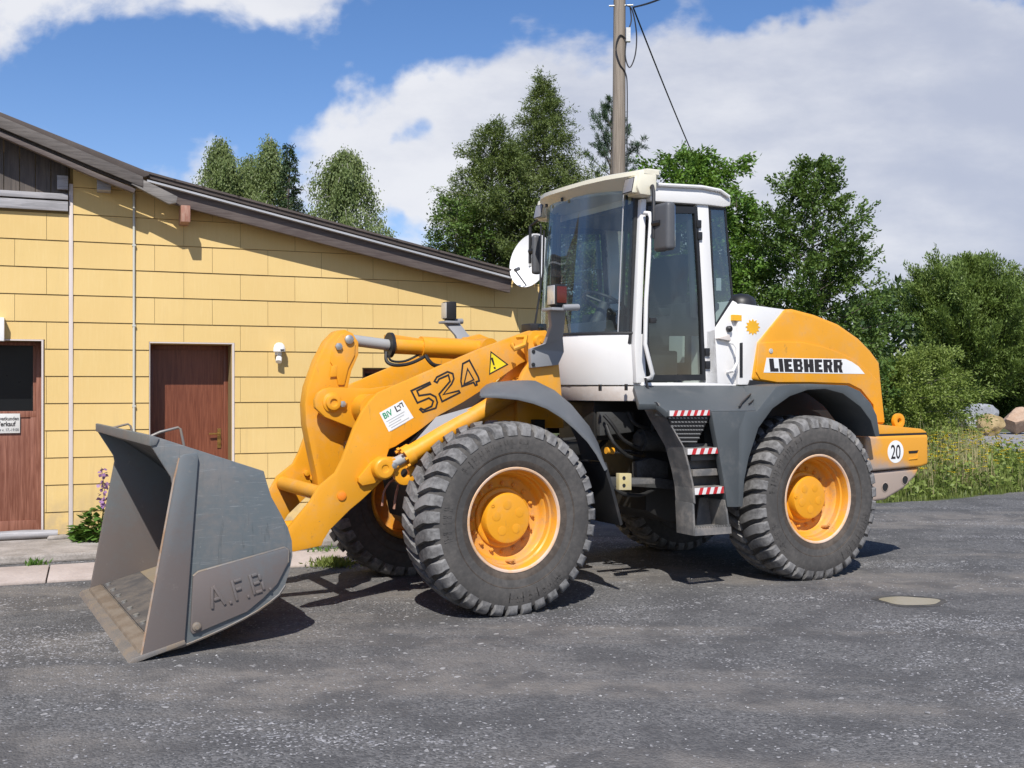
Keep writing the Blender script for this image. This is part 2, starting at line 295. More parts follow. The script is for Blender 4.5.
M['l_ash'] = leaf_m('ash_leaf', (.083, .177, .026), (.177, .306, .052), .35)
M['l_willow'] = leaf_m('willow_leaf', (.102, .166, .033), (.224, .301, .077), .33)
M['l_bush'] = leaf_m('bush_leaf', (.147, .218, .038), (.314, .384, .102), .38)
M['l_far'] = leaf_m('far_leaf', (.029, .061, .017), (.080, .123, .038), .2)
M['grass_g'] = leaf_m('green_grass', (.115, .165, .030), (.235, .275, .080), .4)
M['grass_d'] = leaf_m('dry_grass', (.42, .34, .17), (.58, .50, .29), .35)
M['petal_y'] = leaf_m('yellow_petal', (.70, .50, .01), (.80, .62, .03), .2)
M['petal_p'] = leaf_m('purple_petal', (.22, .09, .26), (.42, .26, .44), .2)
M['l_plant'] = leaf_m('garden_leaf', (.06, .14, .02), (.13, .24, .05), .3)
M['bark'] = wood('grey_bark', (.065, .055, .045), (.14, .12, .10), (8, 8, 1.5), .9)
M['birchbark'] = wood('birch_bark', (.25, .23, .20), (.5, .48, .45), (5, 5, 6), .8)

# ---------------------------------------------------------------- mesh helpers
class MB:
    def __init__(s): s.v = []; s.f = []; s.mi = []
    def add(s, vs, fs, mi=0):
        o = len(s.v); s.v += [tuple(map(float, p)) for p in vs]; s.f += [tuple(i + o for i in f) for f in fs]; s.mi += [mi] * len(fs); return s
    def box(s, x0, x1, y0, y1, z0, z1, mi=0):
        v = [(x, y, z) for x in (x0, x1) for y in (y0, y1) for z in (z0, z1)]
        return s.add(v, [(0, 1, 3, 2), (4, 6, 7, 5), (0, 4, 5, 1), (2, 3, 7, 6), (0, 2, 6, 4), (1, 5, 7, 3)], mi)
    def prism(s, poly, a, b, axis='y', mi=0):
        n = len(poly)
        def P(p, d): return {'y': (p[0], d, p[1]), 'z': (p[0], p[1], d), 'x': (d, p[0], p[1])}[axis]
        vs = [P(p, a) for p in poly] + [P(p, b) for p in poly]
        fs = [tuple(range(n)), tuple(range(2 * n - 1, n - 1, -1))] + [(i, (i + 1) % n, n + (i + 1) % n, n + i) for i in range(n)]
        return s.add(vs, fs, mi)
    def sheet(s, poly, d, axis='y', mi=0):
        def P(p): return {'y': (p[0], d, p[1]), 'z': (p[0], p[1], d), 'x': (d, p[0], p[1])}[axis]
        return s.add([P(p) for p in poly], [tuple(range(len(poly)))], mi)
    def tube(s, pts, r, n=10, mi=0, caps=True, closed=False):
        pts = [Vector(p) for p in pts]; k = len(pts); rs = r if isinstance(r, (list, tuple)) else [r] * k
        vs = []; up = None
        for i, p in enumerate(pts):
            a = pts[(i - 1) % k] if (closed or i > 0) else p; b = pts[(i + 1) % k] if (closed or i < k - 1) else p
            t = (b - a).normalized()
            if up is None: up = t.orthogonal().normalized()
            else:
                up = up - t * up.dot(t); up = up.normalized() if up.length > 1e-6 else t.orthogonal().normalized()
            w = t.cross(up)
            for j in range(n):
                an = 2 * math.pi * j / n; vs.append(p + (up * math.cos(an) + w * math.sin(an)) * rs[i])
        fs = []
        for i in range(k if closed else k - 1):
            i2 = (i + 1) % k
            for j in range(n): fs.append((i * n + j, i * n + (j + 1) % n, i2 * n + (j + 1) % n, i2 * n + j))
        if caps and not closed: fs += [tuple(range(n - 1, -1, -1)), tuple((k - 1) * n + j for j in range(n))]
        return s.add(vs, fs, mi)
    def lathe(s, prof, c, axis='y', n=48, mi=0, closed=False, ang=(0, 2 * math.pi)):
        """prof = [(radius, along axis)]"""
        full = abs(ang[1] - ang[0] - 2 * math.pi) < 1e-6; cnt = n if full else n + 1; k = len(prof); vs = []
        for j in range(cnt):
            a = ang[0] + (ang[1] - ang[0]) * j / n; ca, sa = math.cos(a), math.sin(a)
            for r, d in prof:
                vs.append({'y': (c[0] + r * ca, c[1] + d, c[2] + r * sa), 'z': (c[0] + r * ca, c[1] + r * sa, c[2] + d), 'x': (c[0] + d, c[1] + r * ca, c[2] + r * sa)}[axis])
        fs = []
        for j in range(n):
            j2 = (j + 1) % cnt
            for i in range(k if closed else k - 1): i2 = (i + 1) % k; fs.append((j * k + i, j2 * k + i, j2 * k + i2, j * k + i2))
        return s.add(vs, fs, mi)
    def cyl(s, a, b, r, n=20, mi=0): return s.tube([a, b], r, n, mi)
    def hexa(s, a, b, mi=0):
        return s.add(list(a) + list(b), [(3, 2, 1, 0), (4, 5, 6, 7), (0, 1, 5, 4), (1, 2, 6, 5), (2, 3, 7, 6), (3, 0, 4, 7)], mi)
    def ribbon(s, pts, y, w, mi=0, d=.0015):
        """stroke of width w along closed xz polygon, lying on plane y"""
        n = len(pts); P = [Vector((p[0], p[1])) for p in pts]
        area = sum(P[i].x * P[(i + 1) % n].y - P[(i + 1) % n].x * P[i].y for i in range(n)); sg = 1 if area > 0 else -1
        inner = []
        for i in range(n):
            a, b, c = P[i - 1], P[i], P[(i + 1) % n]; d1 = (b - a).normalized(); d2 = (c - b).normalized()
            n1 = Vector((-d1.y, d1.x)) * sg; n2 = Vector((-d2.y, d2.x)) * sg; m = n1 + n2
            m = m / max(.35, m.dot(n1)) if m.length > 1e-5 else n1
            inner.append(b + m * w)
        vs = [(p.x, y, p.y) for p in P] + [(p.x, y, p.y) for p in inner]
        return s.add(vs, [(i, (i + 1) % n, n + (i + 1) % n, n + i) for i in range(n)], mi)
    def split(s):
        """the connected pieces as separate builders"""
        p = list(range(len(s.v)))
        def find(a):
            while p[a] != a: p[a] = p[p[a]]; a = p[a]
            return a
        for f in s.f:
            r0 = find(f[0])
            for i in f[1:]: p[find(i)] = r0
        out = {}
        for f, m in zip(s.f, s.mi): out.setdefault(find(f[0]), []).append((f, m))
        res = []
        for fs in out.values():
            o = MB(); idx = {}
            for f, m in fs:
                for i in f:
                    if i not in idx: idx[i] = len(o.v); o.v.append(s.v[i])
                o.f.append(tuple(idx[i] for i in f)); o.mi.append(m)
            res.append(o)
        return res
    def mirror(s):
        o = MB(); o.v = [(x, -y, z) for x, y, z in s.v]; o.f = [tuple(reversed(f)) for f in s.f]; o.mi = list(s.mi); return o
    def moved(s, d):
        o = MB(); o.v = [(x + d[0], y + d[1], z + d[2]) for x, y, z in s.v]; o.f = list(s.f); o.mi = list(s.mi); return o
    def build(s, name, mats, parent=None, bevel=0, seg=2, smooth=38, recalc=True, **props):
        if not isinstance(mats, (list, tuple)): mats = [mats]
        me = bpy.data.meshes.new(name); me.from_pydata(s.v, [], s.f); me.update()
        for m in mats: me.materials.append(M[m] if isinstance(m, str) else m)
        if len(mats) > 1: me.polygons.foreach_set('material_index', s.mi)
        if recalc or bevel:
            bm = bmesh.new(); bm.from_mesh(me)
            if recalc: bmesh.ops.recalc_face_normals(bm, faces=bm.faces)
            if bevel:
                ed = [e for e in bm.edges if len(e.link_faces) == 2 and e.calc_face_angle(0) > R(28)]
                bmesh.ops.bevel(bm, geom=ed, offset=bevel, segments=seg, profile=.6, affect='EDGES', clamp_overlap=True)
            bm.to_mesh(me); bm.free()
        if smooth:
            me.polygons.foreach_set('use_smooth', [True] * len(me.polygons)); me.set_sharp_from_angle(angle=R(smooth))
        o = bpy.data.objects.new(name, me); COL.objects.link(o)
        if parent: o.parent = parent
        for k, v in props.items(): o[k] = v
        return o
def empty(name, loc=(0, 0, 0), rz=0, parent=None, **props):
    o = bpy.data.objects.new(name, None); COL.objects.link(o); o.location = loc; o.rotation_euler = (0, 0, rz); o.empty_display_size = .2
    if parent: o.parent = parent
    for k, v in props.items(): o[k] = v
    return o
def text_mb(body, org, right, up, size, sx=1.0, offset=0.0, mi=0, center=False, mb=None):
    """flat lettering: org = baseline start, right/up unit vectors"""
    cu = bpy.data.curves.new('lettering', 'FONT'); cu.body = body; cu.size = size; cu.offset = offset; cu.resolution_u = 4
    if center: cu.align_x = 'CENTER'
    o = bpy.data.objects.new('lettering', cu); COL.objects.link(o); bpy.context.view_layer.update()
    dg = bpy.context.evaluated_depsgraph_get(); me = bpy.data.meshes.new_from_object(o.evaluated_get(dg))
    r, u, og = Vector(right), Vector(up), Vector(org)
    mb = mb or MB(); mb.add([og + r * (v.co.x * sx) + u * v.co.y for v in me.vertices], [tuple(p.vertices) for p in me.polygons], mi)
    bpy.data.objects.remove(o); bpy.data.curves.remove(cu); bpy.data.meshes.remove(me); return mb
def smooth_path(pts, k=5):
    P_ = [Vector(p) for p in pts]; out = []
    for i in range(len(P_) - 1):
        p0, p1, p2, p3 = P_[max(0, i - 1)], P_[i], P_[i + 1], P_[min(len(P_) - 1, i + 2)]
        for j in range(k):
            t = j / k; out.append(.5 * ((2 * p1) + (p2 - p0) * t + (2 * p0 - 5 * p1 + 4 * p2 - p3) * t * t + (3 * p1 - p0 - 3 * p2 + p3) * t ** 3))
    return out + [P_[-1]]
def arc(c, r, a0, a1, n): return [(c[0] + r * math.cos(R(a0 + (a1 - a0) * i / n)), c[1] + r * math.sin(R(a0 + (a1 - a0) * i / n))) for i in range(n + 1)]

# ---------------------------------------------------------------- ground
rnd = random.Random(7)
def ground_sheet(name, poly, z, mat): return MB().sheet(poly, z, 'z').build(name, mat, smooth=0, recalc=False, kind='structure')
ground_sheet('ground', [(-300, -120), (300, -120), (300, 700), (-300, 700)], 0, 'field')
edge = [(60, 50.5), (30, 31.2), (14, 21.2), (11, 19.2), (8.4, 17.42), (6.3, 16.05), (5.5, 15.75), (1.5, 15.2), (-60, 15.2)]
jag = []
for (a, b) in zip(edge[:-1], edge[1:]):
    n = max(1, int(math.dist(a, b) / .35)) if b[0] > 1 and a[0] < 16 else 1
    for i in range(n):
        t = i / n; k = rnd.uniform(-.10, .10) if n > 1 else 0; jag.append((a[0] + (b[0] - a[0]) * t, a[1] + (b[1] - a[1]) * t + k))
ground_sheet('yard', [(-60, -40), (60, -40)] + jag + [(-60, 15.2)], .004, 'yard')
ground_sheet('road', [(9.5, 25.2), (13, 27.6), (60, 56), (60, 62), (15.5, 38), (12, 33.5), (9.5, 28.5)], .008, 'road2')
pud = []
for i in range(28):
    a = 2 * math.pi * i / 28; k = 1 + .06 * math.sin(3 * a + 1) + .05 * math.sin(5 * a); pud.append((3.2 + .235 * k * math.cos(a), 8.56 + .17 * k * math.sin(a)))
ground_sheet('puddle', pud, .009, 'water')
ground_sheet('damp_ground', [(3.2 + (x - 3.2) * 1.22 + rnd.uniform(-.012, .012), 8.57 + (y - 8.56) * 1.35 + rnd.uniform(-.02, .02)) for x, y in pud], .0065, 'damp')

def stones():
    r = np.random.default_rng(5); mb = MB()
    base = np.array([(1, 0, 0), (-1, 0, 0), (0, 1, 0), (0, -1, 0), (0, 0, 1), (0, 0, -1), (.6, .6, .5), (-.6, .6, .45), (.6, -.6, .5), (-.6, -.6, .5)])
    fs = [(0, 6, 8), (0, 2, 6), (0, 8, 3), (1, 9, 7), (1, 7, 2), (1, 3, 9), (4, 8, 6), (4, 6, 7), (4, 7, 9), (4, 9, 8), (2, 7, 6), (3, 8, 9), (0, 3, 5), (0, 5, 2), (1, 2, 5), (1, 5, 3)]
    for i in range(4200):
        d = 4.1 + 9.5 * r.random() ** 1.35; px = r.uniform(-30, 1060); x = (px - 512) / 1064 * d
        s = .0025 + .0050 * r.random() ** 3.0 + (.008 * r.random() if r.random() < .02 else 0); sc = s * np.array([r.uniform(.8, 1.4), r.uniform(.8, 1.4), r.uniform(.5, .9)])
        a = r.uniform(0, 6.28); p = base * (1 + r.uniform(-.22, .22, (10, 3))) * sc
        q = np.stack([p[:, 0] * math.cos(a) - p[:, 1] * math.sin(a) + x, p[:, 0] * math.sin(a) + p[:, 1] * math.cos(a) + d, p[:, 2] + .004 + sc[2] * .3], 1)
        mb.add(q.tolist(), fs)
    mb.build('loose_gravel', 'stone', smooth=0, recalc=False, kind='stuff')
stones()

# ---------------------------------------------------------------- yellow building (local frame: x along the wall, y into the building, z up)
BLD = empty('workshop_building', (-4.857,11.692,0), 0.37691, label='low workshop with yellow panelled wall under a sloping brown roof', category='building')
LD = [(-0.287,2.225),(-0.286,0.091)]; MD = [(0.833,2.219),(1.728,2.233),(1.729,0.761)]; WN = [(3.281,1.94),(3.643,1.563)]
ld_u, ld_z = LD[0]; md_u0, md_u1, md_z = MD[0][0], MD[1][0], MD[0][1]
wn_u, wn_z = WN[0]
OPEN = [(-2.2, ld_u, -1, ld_z), (md_u0, md_u1, -1, md_z), (wn_u, wn_u + 1.0, wn_z - .85, wn_z)]
def subtract(rects, h):
    out = []
    for (a, b, c, d) in rects:
        x0, x1, z0, z1 = max(a, h[0]), min(b, h[1]), max(c, h[2]), min(d, h[3])
        if x0 >= x1 or z0 >= z1: out.append((a, b, c, d)); continue
        if d > z1: out.append((a, b, z1, d))
        if c < z0: out.append((a, b, c, z0))
        if a < x0: out.append((a, x0, z0, z1))
        if b > x1: out.append((x1, b, z0, z1))
    return out
def clip(poly, p, q):
    """keep the part of poly right of (below) the line p->q"""
    out = []; f = lambda t: (q[0] - p[0]) * (t[1] - p[1]) - (q[1] - p[1]) * (t[0] - p[0])
    for i, a in enumerate(poly):
        b = poly[(i + 1) % len(poly)]; fa, fb = f(a), f(b)
        if fa <= 0: out.append(a)
        if (fa < 0 < fb) or (fb < 0 < fa): t = fa / (fa - fb); out.append((a[0] + (b[0] - a[0]) * t, a[1] + (b[1] - a[1]) * t))
    return out
TOPR = [(0.725,4.051),(5.238,3.117)]; TOPL = [(-0.697,4.272),(0.019,4)]; U_END = 5.62
Z_LEFT = [(-0.303,3.662)][0][1]
# backing wall
mb = MB()
rects = [(-3.6, U_END, 0, 5.0)]
for h in OPEN: rects = subtract(rects, h)
for (a, b, c, d) in rects:
    cuts = [a] + [x for x in (0.0,) if a < x < b] + [b]
    for u0, u1 in zip(cuts[:-1], cuts[1:]):
        p = [(u0, c), (u1, c), (u1, d), (u0, d)]
        p = clip(p, TOPL[0], TOPL[1]) if u1 <= 0 else clip(p, TOPR[0], TOPR[1])
        if len(p) > 2: mb.prism(p, 0.0, .45)
bw = mb.build('wall', 'joint', BLD, smooth=0)
# fibre panels, each row lapping the next
mb = MB()
for k in range(0, 14):
    z0 = k * .297 + .063; z1 = z0 + .290
    cells = []
    for (s0, s1, off) in ((-3.6, -.015, .1), (.03, .648, 0), (.674, U_END, .42)):
        if s1 == .648: cells.append((s0, s1)); continue
        u = s0 - ((off + .315 * (k % 2)) % .63)
        while u < s1: cells.append((max(u, s0), min(u + .626, s1))); u += .63
    for (u0, u1) in cells:
        if u1 - u0 < .02: continue
        if u1 <= 0 and z1 > Z_LEFT: continue
        rr = [(u0, u1, z0, z1)]
        for h in OPEN: rr = subtract(rr, (h[0] - .012, h[1] + .034, h[2], h[3] + .016))
        for (a, b, c, d) in rr:
            p = [(a, c), (b, c), (b, d), (a, d)]
            if u1 > 0: p = clip(p, TOPR[0], TOPR[1])
            if len(p) < 3 or b - a < .01 or d - c < .01: continue
            n = len(p); fr = lambda z: -.017 + .011 * (z - z0) / .290 + rnd.uniform(-.0004, .0004)
            vs = [(q[0], fr(q[1]), q[1]) for q in p] + [(q[0], -.001, q[1]) for q in p]
            mb.add(vs, [tuple(range(n))] + [(i, n + i, n + (i + 1) % n, (i + 1) % n) for i in range(n)])
mb.build('cladding', 'wall', bw, smooth=0)
# body behind the front wall
mb = MB(); mb.prism([(-9, 0), (U_END, 0), (U_END, 3.05), (.8, 4.0), (-9, 4.0)], .46, 9); mb.build('rear_body', 'wall', BLD, smooth=0)
# white trims, pipe
mb = MB(); z73 = [(0.029,3.954)][0][1]; mb.box(-.012, .030, -.026, -.0005, .07, z73); mb.build('trim_strip', 'trim', BLD, bevel=.003)
zp = [(0.682,3.898)][0][1]; mb = MB(); mb.tube([(.661, -.030, .05), (.661, -.030, zp)], .014, 10)
for z in (.6, 1.5, 2.4, 3.3): mb.box(.643, .680, -.045, -.005, z, z + .02)
mb.build('conduit_pipe', 'pipe', BLD)
mb = MB()
for (a, b, c, d) in ((ld_u, ld_u + .02, .07, ld_z), (-2.2, ld_u + .02, ld_z, ld_z + .014), (md_u1 + .004, md_u1 + .03, .07, md_z), (md_u0 - .007, md_u0, .07, md_z), (md_u0 - .007, md_u1 + .03, md_z, md_z + .014)):
    mb.box(a, b, -.022, .02, c, d)
mb.build('door_edging', 'trim', BLD)
# plastered reveals
mb = MB()
mb.box(md_u1 + .001, md_u1 + .006, -.015, .43, .1, md_z); mb.box(md_u0 - .006, md_u0 - .001, -.015, .43, .1, md_z); mb.box(md_u0, md_u1, -.01, .43, md_z - .004, md_z + .001)
mb.build('door_reveal', 'wall', BLD, smooth=0)
# middle door
dd = .36
door = MB(); door.box(md_u0 + .05, md_u1 - .05, dd, dd + .045, .12, md_z - .06)
door = door.build('door', 'doorwood', BLD, label='plain brown wooden door set deep in the wall')
mb = MB(); mb.box(md_u0, md_u0 + .05, dd - .03, dd + .06, .1, md_z); mb.box(md_u1 - .05, md_u1, dd - .03, dd + .06, .1, md_z); mb.box(md_u0 + .05, md_u1 - .05, dd - .03, dd + .06, md_z - .06, md_z)
mb.build('door_frame', 'doorwood', door, bevel=.004)
hz = [(1.627,1.141)]; hu, hzz = hz[0]
mb = MB(); mb.box(hu - .02, hu + .02, dd - .012, dd, hzz - .14, hzz + .09); mb.tube([(hu, dd, hzz + .03), (hu, dd - .05, hzz + .03), (hu - .12, dd - .055, hzz + .03)], .011, 8); mb.tube([(hu, dd, hzz - .075), (hu, dd - .028, hzz - .075)], .018, 12)
mb.build('handle', 'brass', door)
mb = MB(); mb.box(md_u0, md_u1, 0, .45, .0, .115); mb.build('threshold', 'kerb', BLD, bevel=.01)
# left door, glazed above
dl = MB(); zr = [(-0.52,1.456)][0][1]; dl.box(-2.1, ld_u - .065, dd, dd + .05, .12, zr - .04)
for z0, z1 in ((.12, .24), (zr - .07, zr)): dl.box(-2.1, ld_u - .065, dd - .014, dd + .052, z0, z1)
dl.box(ld_u - .125, ld_u - .065, dd - .014, dd + .052, .24, zr - .07); dl.box(ld_u - .10, ld_u - .065, dd - .014, dd + .052, zr, ld_z - .04)
dl = dl.build('door', 'doorwood2', BLD, bevel=.004, label='worn red-brown door with dark glass in its upper half')
mb = MB(); mb.box(-2.1, ld_u - .10, dd + .015, dd + .025, zr, ld_z - .04); mb.build('pane', 'darkglass', dl, smooth=0)
mb = MB(); mb.box(ld_u - .065, ld_u, dd - .06, dd + .06, .1, ld_z); mb.box(-2.2, ld_u - .065, dd - .06, dd + .06, ld_z - .04, ld_z)
mb.build('door_frame', 'doorwood2', dl, bevel=.006)
mb = MB(); mb.box(-2.2, ld_u, .0, .45, .0, .11); mb.build('threshold', 'kerb', BLD, bevel=.01)
# window behind the loader arm
mb = MB(); a, b, c, d = OPEN[2]
mb.box(a, b, .1, .14, d - .05, d); mb.box(a, b, .1, .14, c, c + .05); mb.box(a, a + .05, .1, .14, c + .05, d - .05); mb.box(b - .05, b, .1, .14, c + .05, d - .05)
w = mb.build('window', 'doorwood', BLD); mb = MB(); mb.box(a + .05, b - .05, .115, .125, c + .05, d - .05); mb.build('pane', 'darkglass', w, smooth=0)
# gable boards
mb = MB(); u = -3.6
gt = [(-0.7,4.52),(0.255,4.071)]
while u < -.02:
    u1 = min(u + .155, -.015); zt = lambda q: gt[0][1] + (gt[1][1] - gt[0][1]) * (q - gt[0][0]) / (gt[1][0] - gt[0][0])
    mb.prism([(u, Z_LEFT), (u1 - .008, Z_LEFT), (u1 - .008, zt(u1)), (u, zt(u))], -.012 - rnd.random() * .006, -.001); u = u1
mb.build('gable_boards', 'gable', BLD, smooth=0)
gp = [(-0.692,3.832),(0,3.879),(0,3.813),(-0.692,3.768),(-0.692,3.752),(0,3.791),(0.02,3.667),(-0.692,3.666)]
mb = MB(); zq = [p[1] for p in gp]
mb.box(-3.6, -.02, -.075, -.02, zq[3], zq[0]); mb.box(-3.6, -.02, -.06, -.02, zq[7] - .02, zq[4]); mb.box(-.13, -.02, -.08, -.02, zq[1], zq[1] + .15)
mb.build('silvered_board', 'greyplank', BLD, bevel=.004)
# roof
roofL = [(-1.229,4.806),(-0.673,4.602),(0.753,4.101),(0.815,4.051),(0.753,4.024),(-0.673,4.529),(-1.229,4.724)]; roofR = [(0.776,4.09),(5.149,3.176),(5.149,3.106),(0.797,4.026)]
mb = MB(); mb.prism(roofL, -.345, 9.0); mb.prism(roofR, -.285, 9.0)
for k in range(9):
    pass
rf = mb.build('roof', 'roof', BLD, bevel=.006)
# sheet overlaps along the roof edge
mb = MB()
rr = [(0.796,4.09),(1.091,4.026),(1.402,3.961),(1.785,3.879),(2.212,3.79),(2.65,3.698),(3.124,3.598),(3.635,3.49),(4.163,3.38),(4.68,3.272),(5.118,3.184)]
for p, q in zip(rr[:-1], rr[1:]):
    mb.prism([(p[0] - .03, p[1] - .012), (q[0], q[1] - .016), (q[0], q[1] + .006), (p[0] - .03, p[1] + .013)], -.305, 8.9)
mb.build('roof_sheets', 'roof', rf, smooth=0)
mb = MB(); mb.prism([(-1.227,4.76),(-0.671,4.55),(0.742,4.02),(0.742,3.905),(0.303,4.064),(-0.671,4.43),(-1.227,4.642)], -.385, -.348); mb.build('barge_board', 'barge', rf, bevel=.006); mb = MB(); mb.prism([(0.619,3.933),(0.743,3.991),(1.104,3.828),(1.088,3.755),(1.014,3.739)], -.375, -.30); mb.build('rafter_tail', 'barge2', rf, bevel=.006); mb = MB(); mb.prism([(-1.235,4.674),(-0.676,4.466),(0.745,3.934),(0.745,3.879),(-0.676,4.393),(-1.235,4.602)], -.31, -.28); mb.build('soffit_board', 'gable', rf)
mb = MB(); mb.prism([(-1.23,4.618),(-0.673,4.405),(0.304,4.021),(0.671,3.889),(0.65,3.844),(0.284,3.971),(-0.673,4.347),(-1.23,4.562)], -.345, -.26); mb.build('inner_rafter', 'fascia', rf, bevel=.006)
mb = MB(); mb.prism([(0.786,4.005),(5.155,3.082),(5.155,3.06),(0.786,3.983)], -.315, -.27); mb.build('drip_edge', 'dripedge', rf, smooth=0)
mb = MB(); mb.prism([(0.821,4.018),(5.137,3.118),(5.096,2.902),(1.345,3.7),(1.054,3.767)], -.25, -.18); mb.build('fascia_beam', 'fascia', rf, bevel=.006)
for i, (u0, z0, u1, z1, v) in enumerate([(*[(1.142,3.56)][0], *[(1.243,3.744)][0], .33), (*[(0.274,3.879)][0], *[(0.417,3.993)][0], .2)]):
    mb = MB(); mb.box(u0, u1, -v, .3, z0, z1); mb.build('purlin_end', 'beamend' if i == 0 else 'greyplank', rf, bevel=.008)

# step, path along the wall
mb = MB(); mb.box(-4.0, 4.6, -1.29, -.002, 0.004, .085); o = mb.build('doorstep', 'kerb', smooth=0, bevel=.02, label='rough concrete step running along the foot of the yellow wall', category='step'); o.location = (-4.857,11.692,0); o.rotation_euler = (0, 0, 0.37691)
mb = MB(); u = -4.15
while u < 4.4: mb.box(u + .006, u + .994, -2.47, -1.58, .004, .03 + rnd.uniform(-.004, .004)); u += 1.0
o = mb.build('path', 'slab', bevel=.006, kind='structure'); o.location = (-4.857,11.692,0); o.rotation_euler = (0, 0, 0.37691)
def wplace(o): o.location = (-4.857,11.692,0); o.rotation_euler = (0, 0, 0.37691); return o
mb = MB(); mb.tube([(-.85, -.10, .135), (-.45, -.11, .14), (-.12, -.10, .135)], [.045, .05, .042], 10)
wplace(mb.build('driftwood_log', 'greyplank', label='short pale log lying at the foot of the glazed door', category='log'))
mb = MB(); mb.prism([(-.22, -.26), (.04, -.2), (.06, -.12), (.0, -.06), (-.2, -.06)], .086, .12, 'z'); wplace(mb.build('flat_stone', 'kerb', bevel=.012, label='flat stone on the step beside the glazed door', category='stone'))

# wall lamp
LU, LZ = [(2.262,2.167)][0]
LAMP = wplace(empty('wall_lamp', label='white domed lamp with motion sensor on the yellow wall', category='lamp')); LAMP.location = Vector((-4.857,11.692,0)) + Matrix.Rotation(0.37691, 3, 'Z') @ Vector((LU, 0, LZ))
mb = MB(); mb.lathe([(0, .075), (.03, .072), (.055, .05), (.068, .015), (.071, -.005), (.071, -.03), (.062, -.032), (.05, -.02), (.02, .03), (0, .035)], (0, -.09, 0), 'z', 24); mb.box(-.02, .02, -.05, -.012, -.03, .03)
sh = mb.build('lamp_shade', 'lampwhite', LAMP); mb = MB(); mb.box(.0, .045, -.168, -.155, -.019, -.005); mb.build('label_plate', 'ink', sh)
mb = MB(); mb.tube([(0, -.07, -.03), (0, -.075, -.085), (.0, -.085, -.10)], [.03, .022, .026], 14); mb.tube([(-.0, -.08, -.095), (-.012, -.115, -.15)], [.034, .036], 16); mb.build('sensor', 'lampwhite', LAMP)
mb = MB(); mb.box(-.04, .04, -.018, .012, -.07, .05); mb.build('base_plate', 'lampwhite', LAMP, bevel=.005)
# white box above the left door, only its edge in view
bu, bz = [(-0.646,2.214)][0]; bz1 = [(-0.646,2.465)][0][1]
mb = MB(); mb.box(bu - .6, bu, -.135, -.008, bz, bz1); LB = wplace(mb.build('wall_box', 'lampwhite', bevel=.008, label='white box on the wall above the glazed door, cut by the picture edge', category='light box'))
# paper sign on the left door
DS = wplace(empty('door_sign', label='small grey notice about sales fixed to the glazed door', category='sign'))
q = [(-0.857,1.433),(-0.518,1.429),(-0.518,1.213),(-0.857,1.224)]; y_ = .336
mb = MB(); mb.box(q[0][0], q[1][0], y_, y_ + .008, q[2][1], q[1][1]); mb.build('plate', 'signplate', DS, bevel=.002)
wS = q[1][0] - q[0][0]; xr = q[1][0] - .012; hS = q[1][1] - q[2][1]
for body, fz, size, bold in (('Privatkunden', .66, .056, .0012), ('Verkauf', .36, .072, .002), ('tag v. 17.-19.00', .10, .044, .0006)):
    t = text_mb(body, (0, 0, 0), (1, 0, 0), (0, 0, 1), size, .82, bold)
    w_ = max(v[0] for v in t.v); off = xr - w_ - (.03 if body == 'Verkauf' else 0)
    t.moved((off, y_ - .002, q[2][1] + hS * fz)).build('lettering', 'ink' if bold > .001 else 'mirrorback', DS, smooth=0, recalc=False)

# satellite dish on the end of the wall
DC = Vector((0.266,13.15,3.267))
DISH = empty('satellite_dish', DC, 0, label='white satellite dish on the wall corner behind the cab', category='satellite dish')
ax = Vector((-.66, -.72, .22)).normalized(); sx = Vector((0, 0, 1)).cross(ax).normalized(); sy = ax.cross(sx)
mb = MB(); prof = []
for i in range(9): prof.append((.345 * i / 8, .075 * (i / 8) ** 2))
vs = []; fs = []; n = 40
for r_, d_ in prof:
    for j in range(n): a = 2 * math.pi * j / n; vs.append(sx * (r_ * .95 * math.cos(a)) + sy * (r_ * math.sin(a)) + ax * d_)
for i in range(8):
    for j in range(n): fs.append((i * n + j, i * n + (j + 1) % n, (i + 1) * n + (j + 1) % n, (i + 1) * n + j))
mb.add(vs, fs)
vs2 = [v - ax * .012 for v in vs]; mb.add(vs2, [tuple(reversed(f)) for f in fs]); o8 = 8 * n
mb.add([vs[o8 + j] for j in range(n)] + [vs2[o8 + j] for j in range(n)], [(j, (j + 1) % n, n + (j + 1) % n, n + j) for j in range(n)])
mb.build('reflector', 'dishwhite', DISH, recalc=False)
mb = MB(); tip = ax * .30 - sy * .20; mb.tube([-sy * .34 + ax * .03, tip], .008, 8); mb.tube([tip, tip - ax * .06 + sy * .04], .022, 12); mb.build('feed_arm', 'mirrorback', DISH)
mb = MB(); back = -ax * .05; mb.tube([back + ax * .04, -ax * .14, Vector((.02, .20, -.16)), Vector((.05, .62, -.17))], .02, 10); mb.box(-.06, .06, -.0, .06, -.05, .05); mb.build('mount', 'steel', DISH)

# ---------------------------------------------------------------- utility pole and wires
pp = Vector((1.71,17,3.107)); 
POLE = empty('utility_pole', (pp.x, 17.0, 0), label='weathered wooden utility pole rising behind the loader cab', category='utility pole')
mb = MB(); mb.tube([(-.02, 0, 0), (-.01, 0, 4), (.01, 0, 8), (.02, 0, 9.3)], [.125, .112, .096, .092], 20); mb.build('pole', 'polewood', POLE)
mb = MB(); mb.tube([(-.16, -.02, 7.80), (.22, -.06, 7.80)], .013, 8); mb.box(.10, .17, -.14, -.07, 7.2, 7.42); [m_.build('bracket', 'steel', POLE) for m_ in mb.split()]
mb = MB()
mb.tube(smooth_path([(.1, -.06, 7.8), (.2, -.08, 7.72), (.27, -.08, 7.35), (.25, -.08, 7.0), (.16, -.08, 6.80), (.09, -.09, 7.0), (.13, -.08, 7.35), (.19, -.06, 7.55), (.17, -.06, 7.78)]), .011, 6)
